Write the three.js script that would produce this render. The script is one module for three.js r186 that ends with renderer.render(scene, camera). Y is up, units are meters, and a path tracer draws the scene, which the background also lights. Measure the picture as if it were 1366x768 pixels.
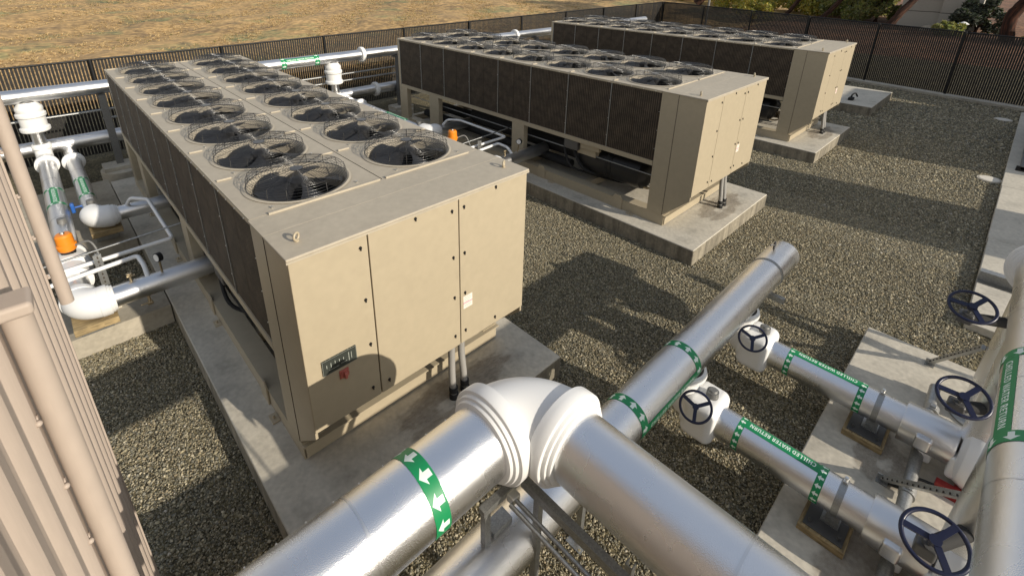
import * as THREE from 'three';
import { mergeGeometries, toCreasedNormals } from 'three/addons/utils/BufferGeometryUtils.js';
import { RoundedBoxGeometry } from 'three/addons/geometries/RoundedBoxGeometry.js';

// ------------------------------------------------------------------ camera, sky, sun, exposure
const scene = new THREE.Scene();
const F = 659.37, PX = 653.25, PY = 209.7, IW = 1366, IH = 768;          // lens measured from the photograph's vanishing points
const HW = Math.max(PX, IW - PX), HH = Math.max(PY, IH - PY);
const camera = new THREE.PerspectiveCamera(2 * Math.atan(HH / F) * 180 / Math.PI, HW / HH, 0.03, 600);
camera.position.set(-0.885, 4.215, 2.849);
camera.rotation.set(-0.374, -0.749, 0.008, 'YXZ');
camera.setViewOffset(2 * HW, 2 * HH, HW - PX, HH - PY, IW, IH);
camera.updateProjectionMatrix();
scene.add(camera);

const SKY = 0.8;
const SUN = new THREE.Vector3(0.44, 1, 2.25).normalize();
// hazy late-day sky, computed: air only, paler towards the horizon and round the sun
{
  const W = 256, H = 128, d = new Float32Array(W * H * 4), v = new THREE.Vector3();
  for (let j = 0; j < H; j++) for (let i = 0; i < W; i++) {
    const el = ((j + 0.5) / H - 0.5) * Math.PI, az = ((i + 0.5) / W - 0.5) * 2 * Math.PI; v.set(Math.cos(el) * Math.cos(az), Math.sin(el), Math.cos(el) * Math.sin(az));
    const h = Math.max(0, v.y), k = Math.pow(1 - h, 3), c = Math.max(0, v.dot(SUN)), g = 0.55 * Math.pow(c, 6) + 0.6 * Math.pow(c, 40), q = 4 * (j * W + i);
    d[q] = SKY * (0.33 + 0.82 * k + g); d[q + 1] = SKY * (0.39 + 0.68 * k + 0.93 * g); d[q + 2] = SKY * (0.50 + 0.42 * k + 0.80 * g); d[q + 3] = 1;
  }
  const t = new THREE.DataTexture(d, W, H, THREE.RGBAFormat, THREE.FloatType); t.mapping = THREE.EquirectangularReflectionMapping; t.magFilter = t.minFilter = THREE.LinearFilter; t.wrapS = THREE.RepeatWrapping; t.needsUpdate = true;
  scene.background = t; scene.environment = t;
}

const sun = new THREE.DirectionalLight(new THREE.Color(1.0, 0.905, 0.765), 4.2);
sun.name = 'sun_light';
sun.position.copy(SUN).multiplyScalar(60).add(new THREE.Vector3(8, 0, -3));
sun.target.position.set(8, 0, -3); sun.target.name = 'sun_target';
sun.castShadow = true; sun.shadow.mapSize.set(4096, 4096);
Object.assign(sun.shadow.camera, { left: -26, right: 26, top: 26, bottom: -26, near: 1, far: 140 });
scene.add(sun, sun.target);

const renderer = new THREE.WebGLRenderer({ antialias: true });
renderer.setSize(1024, 575);
renderer.toneMapping = THREE.LinearToneMapping;
renderer.toneMappingExposure = 1.14;
renderer.shadowMap.enabled = true;

// ------------------------------------------------------------------ helpers
let seed = 12345;
const rnd = () => { seed = (seed + 0x6D2B79F5) | 0; let t = Math.imul(seed ^ seed >>> 15, 1 | seed); t = t + Math.imul(t ^ t >>> 7, 61 | t) ^ t; return ((t ^ t >>> 14) >>> 0) / 4294967296; };
const rr = (a, b) => a + (b - a) * rnd();
const V = (x, y, z) => new THREE.Vector3(x, y, z);
const taken = new Map();
function numbered(n) { const k = taken.get(n) || 0; taken.set(n, k + 1); return k ? n + '_' + String(k).padStart(3, '0') : n; }
function tag(o, label, category, group) { o.userData.label = label; o.userData.category = category; if (group) o.userData.group = group; return o; }
function thing(name, label, category, p = [0, 0, 0], group) {
  const g = new THREE.Group(); g.name = numbered(name); g.position.set(...p); tag(g, label, category, group); scene.add(g); return g;
}
function shade(m) { m.castShadow = true; m.receiveShadow = true; return m; }
function part(parent, name, geo, mat, label) {
  const m = shade(new THREE.Mesh(Array.isArray(geo) ? merge(geo) : geo, mat)); m.name = name; if (label) m.userData.label = label; parent.add(m); return m;
}
function structure(name, geo, mat) { const m = shade(new THREE.Mesh(Array.isArray(geo) ? merge(geo) : geo, mat)); m.name = numbered(name); m.userData.kind = 'structure'; scene.add(m); return m; }
function merge(list) {
  const l = list.map(g => { const n = g.index ? g.toNonIndexed() : g; for (const k of Object.keys(n.attributes)) if (!['position', 'normal', 'uv', 'color'].includes(k)) n.deleteAttribute(k); return n; });
  return l.length === 1 ? l[0] : mergeGeometries(l, false);
}
// texture coordinates in metres, by the way each face points
function metres(g) {
  const n = g.index ? g.toNonIndexed() : g, p = n.attributes.position, q = n.attributes.normal, uv = new Float32Array(p.count * 2);
  for (let i = 0; i < p.count; i++) {
    const ax = Math.abs(q.getX(i)), ay = Math.abs(q.getY(i)), az = Math.abs(q.getZ(i)), x = p.getX(i), y = p.getY(i), z = p.getZ(i);
    if (ay >= ax && ay >= az) { uv[2 * i] = x; uv[2 * i + 1] = z; } else if (ax >= az) { uv[2 * i] = z; uv[2 * i + 1] = y; } else { uv[2 * i] = x; uv[2 * i + 1] = y; }
  }
  n.setAttribute('uv', new THREE.BufferAttribute(uv, 2)); return n;
}
const box = (x0, x1, y0, y1, z0, z1) => metres(new THREE.BoxGeometry(x1 - x0, y1 - y0, z1 - z0).translate((x0 + x1) / 2, (y0 + y1) / 2, (z0 + z1) / 2));
const rbox = (x0, x1, y0, y1, z0, z1, r = 0.01, s = 2) => metres(new RoundedBoxGeometry(x1 - x0, y1 - y0, z1 - z0, s, Math.min(r, (x1 - x0) / 2.01, (y1 - y0) / 2.01, (z1 - z0) / 2.01)).translate((x0 + x1) / 2, (y0 + y1) / 2, (z0 + z1) / 2));
const UPV = V(0, 1, 0);
function rod(a, b, r0, r1 = r0, seg = 12, open = false) {
  const A = V(...a), B = V(...b), d = B.clone().sub(A), L = d.length();
  const g = new THREE.CylinderGeometry(r1, r0, L, seg, 1, open);
  const uv = g.attributes.uv; for (let i = 0; i < uv.count; i++) uv.setXY(i, uv.getX(i) * 2 * Math.PI * r0, uv.getY(i) * L);
  g.applyQuaternion(new THREE.Quaternion().setFromUnitVectors(UPV, d.normalize())); g.translate((A.x + B.x) / 2, (A.y + B.y) / 2, (A.z + B.z) / 2);
  return g.toNonIndexed();
}
function beam(a, b, w, h) {        // square bar between two points
  const A = V(...a), B = V(...b), d = B.clone().sub(A), L = d.length();
  const g = new THREE.BoxGeometry(w, L, h); g.applyQuaternion(new THREE.Quaternion().setFromUnitVectors(UPV, d.normalize())); g.translate((A.x + B.x) / 2, (A.y + B.y) / 2, (A.z + B.z) / 2);
  return metres(g);
}
function lathe(profile, base, dir, seg = 40) {          // profile [[radius, along], ...] round the axis dir
  const g = new THREE.LatheGeometry(profile.map(([r, y]) => new THREE.Vector2(r, y)), seg);
  let n = toCreasedNormals(g, 0.6);
  n.applyQuaternion(new THREE.Quaternion().setFromUnitVectors(UPV, V(...dir).normalize())); n.translate(...base);
  return n.index ? n.toNonIndexed() : n;
}
function tube(pts, r, seg = 24, rad = 8, tension = 0.5) {
  const c = new THREE.CatmullRomCurve3(pts.map(p => V(...p)), false, 'catmullrom', tension);
  return new THREE.TubeGeometry(c, seg, r, rad, false).toNonIndexed();
}
// bent pipe: straight legs with rounded corners
function bentPipe(pts, r, bend, rad = 10) {
  const path = new THREE.CurvePath(), P = pts.map(p => V(...p)); let at = P[0];
  for (let i = 1; i < P.length; i++) {
    if (i === P.length - 1) { path.add(new THREE.LineCurve3(at, P[i])); break; }
    const d0 = P[i - 1].clone().sub(P[i]).normalize(), d1 = P[i + 1].clone().sub(P[i]).normalize();
    const a = P[i].clone().addScaledVector(d0, bend), b = P[i].clone().addScaledVector(d1, bend);
    path.add(new THREE.LineCurve3(at, a)); path.add(new THREE.QuadraticBezierCurve3(a, P[i], b)); at = b;
  }
  const out = [];
  for (const c of path.curves) out.push(new THREE.TubeGeometry(c, c.isLineCurve3 ? 1 : 8, r, rad, false).toNonIndexed());
  return merge(out);
}
// quarter bend in the plane of two directions; corner is where the two axes would cross
function quarter(corner, dirA, dirB, R, r, seg = 20, rad = 32) {
  const c = V(...corner), A = V(...dirA), B = V(...dirB), O = c.clone().addScaledVector(A, R).addScaledVector(B, R);
  class Arc extends THREE.Curve { getPoint(t) { const q = t * Math.PI / 2; return O.clone().addScaledVector(B, -R * Math.cos(q)).addScaledVector(A, -R * Math.sin(q)); } }
  return new THREE.TubeGeometry(new Arc(), seg, r, rad, false).toNonIndexed();
}
// sleeve on a pipe: base point, axis a, first radial u, second radial v, radius, angle range (degrees), length range; uv 0..nu across the angle, 0..1 along the axis
function sleeve(base, a, u, v, r, t0, t1, s0, s1, nu, swap = false, flip = false) {
  const N = Math.max(3, Math.ceil(Math.abs(t1 - t0) / 7)), pos = [], nor = [], uv = [], idx = [], B = V(...base), A = V(...a), U = V(...u), W = V(...v);
  for (let i = 0; i <= N; i++) for (let j = 0; j < 2; j++) {
    const t = (t0 + (t1 - t0) * i / N) * Math.PI / 180, n = U.clone().multiplyScalar(Math.cos(t)).addScaledVector(W, Math.sin(t)), p = B.clone().addScaledVector(A, j ? s1 : s0).addScaledVector(n, r);
    pos.push(p.x, p.y, p.z); nor.push(n.x, n.y, n.z);
    const f = i / N * nu, k = flip ? 1 - j : j; if (swap) uv.push(k, f); else uv.push(f, k);
  }
  const hand = U.clone().cross(W).dot(A) * (t1 - t0) * (s1 - s0) > 0;
  for (let i = 0; i < N; i++) { const q = 2 * i; if (hand) idx.push(q, q + 2, q + 1, q + 1, q + 2, q + 3); else idx.push(q, q + 1, q + 2, q + 1, q + 3, q + 2); }
  const g = new THREE.BufferGeometry(); g.setAttribute('position', new THREE.Float32BufferAttribute(pos, 3)); g.setAttribute('normal', new THREE.Float32BufferAttribute(nor, 3)); g.setAttribute('uv', new THREE.Float32BufferAttribute(uv, 2)); g.setIndex(idx);
  return g.toNonIndexed();
}
function extrude(pts, depth, bevel = 0) { return new THREE.ExtrudeGeometry(new THREE.Shape(pts.map(p => new THREE.Vector2(...p))), { depth, bevelEnabled: bevel > 0, bevelSize: bevel, bevelThickness: bevel, bevelSegments: 2 }); }

// ------------------------------------------------------------------ procedural textures
const hash = (x, y, s) => { let h = Math.imul(x, 374761393) + Math.imul(y, 668265263) + Math.imul(s, 2147483647 ^ 0x5bd1e995) | 0; h = Math.imul(h ^ h >>> 13, 1274126177); return ((h ^ h >>> 16) >>> 0) / 4294967296; };
function noise(x, y, per, s) {
  const xi = Math.floor(x), yi = Math.floor(y), fx = x - xi, fy = y - yi, u = fx * fx * (3 - 2 * fx), v = fy * fy * (3 - 2 * fy), m = k => ((k % per) + per) % per;
  const a = hash(m(xi), m(yi), s), b = hash(m(xi + 1), m(yi), s), c = hash(m(xi), m(yi + 1), s), d = hash(m(xi + 1), m(yi + 1), s);
  return a + (b - a) * u + (c - a) * v + (a - b - c + d) * u * v;
}
function fbm(x, y, cells, oct, s) { let t = 0, a = 0.5, n = 0; for (let o = 0; o < oct; o++) { t += a * noise(x * cells, y * cells, cells, s + o); n += a; a *= 0.55; cells *= 2; } return t / n; }
function tex(N, f, srgb = true, rep = 1, repY = rep) {
  const d = new Uint8Array(N * N * 4);
  for (let j = 0; j < N; j++) for (let i = 0; i < N; i++) { const c = f(i / N, j / N), k = 4 * (j * N + i); d[k] = c[0]; d[k + 1] = c[1]; d[k + 2] = c[2]; d[k + 3] = 255; }
  const t = new THREE.DataTexture(d, N, N); t.wrapS = t.wrapT = THREE.RepeatWrapping; t.magFilter = THREE.LinearFilter; t.minFilter = THREE.LinearMipmapLinearFilter; t.generateMipmaps = true; t.repeat.set(rep, repY);
  if (srgb) t.colorSpace = THREE.SRGBColorSpace; t.needsUpdate = true; return t;
}
const cl = v => Math.max(0, Math.min(255, v));
const mono = v => { const k = cl(v); return [k, k, k]; };
const tint = (v, c) => [cl(c[0] * v), cl(c[1] * v), cl(c[2] * v)];

const tConcrete = tex(512, (x, y) => { const a = fbm(x, y, 5, 6, 3), b = fbm(x, y, 60, 2, 9), st = Math.max(0, fbm(x, y, 9, 4, 21) - 0.56) * 2.2; return tint(0.96 + 0.14 * (a - 0.5) + 0.12 * (b - 0.5) - st * 0.14, [206, 199, 184]); }, true, 0.5);
const tConcreteB = tex(512, (x, y) => mono(128 + 120 * (fbm(x, y, 70, 3, 5) - 0.5)), false, 0.5);
const tStucco = tex(256, (x, y) => { let best = 9; const X = x * 24, Y = y * 24; for (let i = -1; i < 2; i++) for (let j = -1; j < 2; j++) { const cx = Math.floor(X) + i, cy = Math.floor(Y) + j, m = k => ((k % 24) + 24) % 24; const dx = cx + hash(m(cx), m(cy), 41) - X, dy = cy + hash(m(cx), m(cy), 43) - Y; best = Math.min(best, dx * dx + dy * dy); } return mono(255 * Math.min(1, Math.sqrt(best))); }, false, 8);
const tAluRough = tex(256, (x, y) => mono(120 + 90 * (fbm(x, y, 4, 5, 77) - 0.5)), false, 0.8);
const tPaint = tex(512, (x, y) => { const a = fbm(x, y, 3, 6, 61), b = fbm(x, y, 40, 2, 67), s = Math.max(0, fbm(x, y, 14, 4, 69) - 0.6); return tint(0.95 + 0.02 * (a - 0.5) + 0.035 * (b - 0.5) - 0.03 * s, [255, 255, 255]); }, true, 0.45);
const tDeck = tex(512, (x, y) => { const a = fbm(x, y, 4, 6, 161), b = fbm(x, y, 50, 3, 167), s = Math.max(0, fbm(x, y, 10, 5, 169) - 0.55); return tint(0.93 + 0.05 * (a - 0.5) + 0.07 * (b - 0.5) - 0.10 * s, [255, 252, 246]); }, true, 0.5);
const tGround = tex(512, (x, y) => { const a = fbm(x, y, 6, 4, 81), b = fbm(x, y, 110, 2, 83), c = hash(Math.floor(x * 256), Math.floor(y * 256), 89); return tint(0.72 + 0.3 * (a - 0.5) + 0.8 * (b - 0.5) + 0.3 * (c - 0.5), [150, 140, 108]); }, true, 0.4);
const tGroundB = tex(512, (x, y) => mono(128 + 240 * (fbm(x, y, 110, 2, 83) - 0.5)), false, 0.4);
const tField = tex(1024, (x, y) => { const a = fbm(x, y, 5, 6, 101), b = fbm(x, y, 90, 3, 103), g = Math.max(0, fbm(x, y, 12, 4, 107) - 0.58), d = Math.max(0, fbm(x, y, 22, 4, 109) - 0.54); const v = 0.88 + 0.26 * (a - 0.5) + 0.62 * (b - 0.5); return [cl(v * (212 - 200 * g - 150 * d)), cl(v * (174 - 60 * g - 120 * d)), cl(v * (116 - 40 * g - 60 * d))]; }, true, 1 / 22);
const tMulch = tex(512, (x, y) => { const a = fbm(x, y, 5, 6, 111), b = fbm(x, y, 80, 3, 113); return tint(0.7 + 0.6 * (a - 0.5) + 0.8 * (b - 0.5), [172, 124, 92]); }, true, 0.12);
const tCoil = tex(256, (x, y) => { const f = (x * 14) % 1, w = f < 0.55 ? 1 : 0.5, h = (y * 24) % 1 < 0.12 ? 1.25 : 1; return tint(w * h * (0.8 + 0.5 * (fbm(x, y, 6, 5, 121) - 0.5)), [255, 250, 240]); }, true, 2);
const tWood = tex(256, (x, y) => { const g = fbm(x * 0.12, y, 40, 4, 131), k = fbm(x, y, 4, 4, 133); return tint(0.75 + 0.5 * (g - 0.5) + 0.35 * (k - 0.5), [214, 190, 146]); }, true, 2);
const tBark = tex(256, (x, y) => { const g = fbm(x, y * 0.2, 24, 5, 141); return tint(0.35 + 1.1 * (g - 0.3), [140, 100, 80]); }, true, 0.7);
const tFormed = tex(512, (x, y) => { const st = fbm(x, y * 0.12, 26, 4, 171), a = fbm(x, y, 6, 5, 173), b = fbm(x, y, 70, 2, 175), j = (x * 4) % 1 < 0.012 ? 0.82 : 1; return tint(j * (0.80 + 0.42 * (st - 0.5) + 0.25 * (a - 0.5) + 0.15 * (b - 0.5)), [196, 187, 168]); }, true, 0.5);
const tStain = tex(256, (x, y) => { const dx = x - 0.5, dy = y - 0.5, q = Math.sqrt(dx * dx + dy * dy) * 2, n = fbm(x, y, 5, 5, 181), m = fbm(x, y, 40, 2, 183); return mono(255 * Math.max(0, Math.min(0.38, (n - 0.25 - 0.55 * q * q * q) * 2.6)) * (0.7 + 0.6 * (m - 0.5))); }, false);
const tGalv = tex(256, (x, y) => { let best = 9, id = 0; const X = x * 14, Y = y * 14; for (let i = -1; i < 2; i++) for (let j = -1; j < 2; j++) { const cx = Math.floor(X) + i, cy = Math.floor(Y) + j, m = k => ((k % 14) + 14) % 14; const dx = cx + hash(m(cx), m(cy), 151) - X, dy = cy + hash(m(cx), m(cy), 153) - Y, q = dx * dx + dy * dy; if (q < best) { best = q; id = hash(m(cx), m(cy), 157); } } return mono(200 + 30 * id); }, true, 9);
function canvasTex(w, h, draw) { const c = document.createElement('canvas'); c.width = w; c.height = h; draw(c.getContext('2d'), w, h); const t = new THREE.CanvasTexture(c); t.colorSpace = THREE.SRGBColorSpace; t.wrapS = t.wrapT = THREE.RepeatWrapping; t.anisotropy = 8; return t; }
const GREEN = '#0f8a53';
const tArrow = canvasTex(128, 128, (c, w, h) => {
  c.fillStyle = GREEN; c.fillRect(0, 0, w, h); c.fillStyle = '#e6f2ea'; c.beginPath();
  const P = [[64, 14], [108, 62], [82, 62], [82, 112], [46, 112], [46, 62], [20, 62]]; P.forEach(([x, y], i) => i ? c.lineTo(x, y) : c.moveTo(x, y)); c.closePath(); c.fill();
});
const tText = canvasTex(1024, 128, (c, w, h) => {
  c.fillStyle = GREEN; c.fillRect(0, 0, w, h); c.fillStyle = '#e6f2ea'; c.font = 'bold 78px sans-serif'; c.textAlign = 'center'; c.textBaseline = 'middle';
  const tw = c.measureText('CHILLED WATER RETURN').width || 900; c.save(); c.translate(w / 2, h / 2 + 2); c.scale(Math.min(1, 960 / tw), 1); c.fillText('CHILLED WATER RETURN', 0, 0); c.restore();
});
const tDisplay = canvasTex(512, 256, (c, w, h) => {
  c.fillStyle = '#3c403c'; c.fillRect(0, 0, w, h); c.strokeStyle = '#8a8d86'; c.lineWidth = 5; c.strokeRect(6, 6, w - 12, h - 12); c.fillStyle = '#b9bdb4';
  for (let i = 0; i < 5; i++) { const h_ = 40 + 50 * hash(i, 4, 9); c.fillRect(60 + i * 62, 70 + 20 * hash(i, 6, 2), 7, h_); } c.fillRect(390, 50, 7, 150); c.fillRect(430, 60, 6, 120); c.fillRect(90, 190, 150, 5); c.fillRect(270, 176, 90, 5);
});
const tSticker = canvasTex(128, 160, (c, w, h) => { c.fillStyle = '#eadfd2'; c.fillRect(0, 0, w, h); c.fillStyle = '#d58ea0'; c.fillRect(0, 84, w, 14); c.fillStyle = '#cfa9a6'; for (let i = 0; i < 7; i++) if (i !== 4) c.fillRect(12, 12 + i * 20, 60 + 40 * hash(i, 2, 3), 7); });

// ------------------------------------------------------------------ materials (real-world base colours, linear)
const lin = (r, g, b) => new THREE.Color().setRGB(r, g, b);
const std = o => new THREE.MeshStandardMaterial(o);
const M = {
  alu: std({ color: lin(0.83, 0.83, 0.835), metalness: 1, roughness: 0.58, roughnessMap: tAluRough, bumpMap: tStucco, bumpScale: 0.0008 }),
  aluPlain: std({ color: lin(0.74, 0.74, 0.74), metalness: 1, roughness: 0.74, roughnessMap: tAluRough }),
  galv: std({ color: lin(0.55, 0.56, 0.55), metalness: 0.85, roughness: 0.45, map: tGalv }),
  pvc: new THREE.MeshPhysicalMaterial({ color: lin(0.78, 0.78, 0.765), roughness: 0.42, clearcoat: 0.15, clearcoatRoughness: 0.35 }),
  steelPaint: std({ color: lin(0.30, 0.29, 0.27), roughness: 0.5 }),
  pvcGrey: std({ color: lin(0.60, 0.60, 0.57), roughness: 0.5 }),
  beige: std({ color: lin(0.475, 0.405, 0.285), roughness: 0.44, map: tPaint }),
  deck: std({ color: lin(0.50, 0.455, 0.375), roughness: 0.6, map: tDeck }),
  wall: std({ color: lin(0.485, 0.405, 0.34), roughness: 0.6, map: tPaint }),
  seam: std({ color: lin(0.06, 0.05, 0.04), roughness: 0.8 }),
  coil: std({ color: lin(0.14, 0.108, 0.078), roughness: 0.7, metalness: 0.2, map: tCoil, }),
  black: std({ color: lin(0.012, 0.012, 0.013), roughness: 0.45 }),
  blade: std({ color: lin(0.016, 0.016, 0.017), roughness: 0.5 }),
  wire: std({ color: lin(0.12, 0.12, 0.12), roughness: 0.26, metalness: 1 }),
  rubber: std({ color: lin(0.02, 0.02, 0.02), roughness: 0.85 }),
  steelDark: std({ color: lin(0.12, 0.12, 0.12), roughness: 0.5, metalness: 0.6 }),
  steelGrey: std({ color: lin(0.27, 0.27, 0.26), roughness: 0.55, metalness: 0.3, map: tGalv }),
  concrete: std({ color: lin(0.90, 0.90, 0.89), roughness: 0.92, map: tConcrete, bumpMap: tConcreteB, bumpScale: 0.004 }),
  stain: std({ color: lin(0.16, 0.105, 0.06), roughness: 0.85, alphaMap: tStain, transparent: true }),
  formed: std({ color: lin(0.72, 0.71, 0.68), roughness: 0.95, map: tFormed, bumpMap: tConcreteB, bumpScale: 0.005 }),
  concreteCut: std({ color: lin(0.66, 0.64, 0.60), roughness: 0.95, map: tConcrete, bumpMap: tConcreteB, bumpScale: 0.006 }),
  ground: std({ color: lin(0.7, 0.68, 0.64), roughness: 1, map: tGround, bumpMap: tGroundB, bumpScale: 0.03 }),
  pebble: std({ color: lin(1, 1, 1), roughness: 0.85 }),
  field: std({ color: lin(0.85, 0.85, 0.85), roughness: 1, map: tField }),
  mulch: std({ color: lin(0.8, 0.8, 0.8), roughness: 1, map: tMulch }),
  grass: std({ color: lin(1, 1, 1), roughness: 1, side: THREE.DoubleSide }),
  arrow: std({ color: lin(0.95, 0.95, 0.95), roughness: 0.45, map: tArrow, side: THREE.DoubleSide }),
  text: std({ color: lin(0.95, 0.95, 0.95), roughness: 0.45, map: tText, side: THREE.DoubleSide }),
  green: std({ color: new THREE.Color(GREEN), roughness: 0.45 }),
  navy: std({ color: lin(0.008, 0.012, 0.042), roughness: 0.35 }),
  blue: std({ color: lin(0.02, 0.10, 0.36), roughness: 0.4 }),
  orange: new THREE.MeshPhysicalMaterial({ color: lin(0.80, 0.25, 0.015), roughness: 0.42, clearcoat: 0.2 }),
  red: std({ color: lin(0.24, 0.012, 0.01), roughness: 0.5 }),
  redKnob: std({ color: lin(0.46, 0.13, 0.10), roughness: 0.4 }),
  brass: std({ color: lin(0.42, 0.34, 0.22), roughness: 0.45, metalness: 0.9 }),
  wood: std({ color: lin(0.85, 0.82, 0.74), roughness: 0.85, map: tWood }),
  slat: std({ color: lin(0.011, 0.0095, 0.008), roughness: 0.65 }),
  blackMetal: std({ color: lin(0.012, 0.012, 0.012), roughness: 0.5, metalness: 0.3 }),
  bark: std({ color: lin(0.55, 0.5, 0.47), roughness: 1, map: tBark }),
  barkRed: std({ color: lin(0.50, 0.36, 0.29), roughness: 1, map: tBark }),
  leaf: new THREE.MeshPhysicalMaterial({ color: lin(1, 1, 1), vertexColors: true, roughness: 0.9, transmission: 0.6, thickness: 0, side: THREE.DoubleSide }),
  display: std({ color: lin(1, 1, 1), roughness: 0.25, map: tDisplay }),
  sticker: std({ color: lin(1, 1, 1), roughness: 0.5, map: tSticker }),
  siding: std({ color: lin(0.42, 0.40, 0.35), roughness: 0.9, map: tPaint }),
  cover: std({ color: lin(0.62, 0.58, 0.50), roughness: 0.8 }),
  screw: std({ color: lin(0.75, 0.74, 0.70), roughness: 0.3, metalness: 1 }),
  gaugeFace: std({ color: lin(0.75, 0.75, 0.72), roughness: 0.4 }),
};

// ------------------------------------------------------------------ the ground
const PADS = [[-0.34, 2.54, 0.316, -8.4], [5.64, 8.53, 0.286, -8.4], [11.67, 14.54, 0.208, -8.4], [17.3, 20.2, 0.12, -8.4]];
const GY0 = 0;
{
  const g = new THREE.PlaneGeometry(46, 32, 1, 1).rotateX(-Math.PI / 2).translate(8, 0, 0);
  structure('gravel_ground', metres(g), M.ground);
  // dry field beyond the fence, gently uneven
  const f = new THREE.PlaneGeometry(320, 300, 160, 150).rotateX(-Math.PI / 2).translate(20, 0, -161.2), p = f.attributes.position;
  for (let i = 0; i < p.count; i++) { const x = p.getX(i), z = p.getZ(i), k = Math.min(1, Math.max(0, (-11.3 - z) / 4)); p.setY(i, -0.02 + k * (0.25 * Math.sin(x * 0.13 + z * 0.07) + 0.18 * Math.sin(x * 0.31 - z * 0.23 + 1) + 0.10 * Math.sin(x * 0.9 + z * 0.7))); }
  f.computeVertexNormals(); structure('dry_field', metres(f), M.field);
  const m = new THREE.PlaneGeometry(150, 140, 1, 1).rotateX(-Math.PI / 2).translate(98, -0.03, 58); structure('mulch_ground', metres(m), M.mulch);
}
function padShape(x0, x1, y1, z0, z1) { return [rbox(x0, x1, -0.15, y1, z0, z1, 0.012, 2)]; }
const padLabel = ['long concrete pad under the chiller beside the corrugated wall', 'long concrete pad under the middle chiller', 'long concrete pad under the chiller next to the vacant pad', 'vacant concrete pad near the black slat fence'];
PADS.forEach(([x0, x1, z1, z0], i) => { const t = thing('concrete_pad', padLabel[i], 'concrete pad', [0, 0, 0], 'chiller pads'); part(t, 'slab', padShape(x0, x1, 0.27, z0, z1), M.concrete); part(t, 'formed_face', box(x0 + 0.004, x1 - 0.004, -0.05, 0.256, z1, z1 + 0.003), M.formed); part(t, 'formed_face', box(x0 - 0.003, x0, -0.05, 0.256, z0 + 0.01, z1 - 0.004), M.formed); if (i < 3) part(t, 'rust_stain', new THREE.PlaneGeometry(1.7, 0.62).rotateX(-Math.PI / 2).translate(x0 + 1.75, 0.2742, z1 - 0.36), M.stain); if (i === 3) part(t, 'conduit_stub', [tube([[17.9, 0.25, -0.55], [17.9, 0.42, -0.55], [18.05, 0.47, -0.5], [18.15, 0.36, -0.45]], 0.025, 16, 8), rbox(17.8, 18.0, 0.265, 0.36, -0.62, -0.48, 0.02)], M.rubber); });
{ // side pads that carry the pipe runs
  for (const [dx, l] of [[0, 'low concrete block pad carrying the pipe bends beside the corrugated wall'], [5.983, 'low concrete block pad carrying the pipe bends between two chillers']]) {
    const t = thing('pipe_pad', l, 'concrete pad', [dx, 0, 0], 'pipe pads');
    part(t, 'slab', [rbox(-1.9, -0.352, -0.1, 0.262, -4.45, -3.5, 0.01)], M.concreteCut);
    part(t, 'slab', [rbox(-1.9, -0.352, -0.1, 0.262, -8.6, -5.7, 0.01)], M.concreteCut);
  }
  const s = thing('pump_slab', 'concrete slab under the pumps and white return branches', 'concrete slab');
  part(s, 'slab', [rbox(0.9, 5.8, -0.1, 0.15, 2.445, 7.2, 0.012)], M.concrete); part(s, 'rust_stain', new THREE.PlaneGeometry(1.1, 0.9).rotateX(-Math.PI / 2).translate(2.55, 0.1542, 3.15), M.stain); part(s, 'rust_stain', new THREE.PlaneGeometry(0.8, 0.5).rotateX(-Math.PI / 2).translate(3.8, 0.1542, 2.95), M.stain);
  const w = structure('concrete_walkway', [rbox(6.9, 9.92, -0.1, 0.10, 3.24, 6.6, 0.01), rbox(9.93, 12.95, -0.1, 0.10, 3.23, 6.6, 0.01), rbox(12.96, 21.0, -0.1, 0.10, 3.22, 6.6, 0.01)], M.concrete);
}
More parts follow.
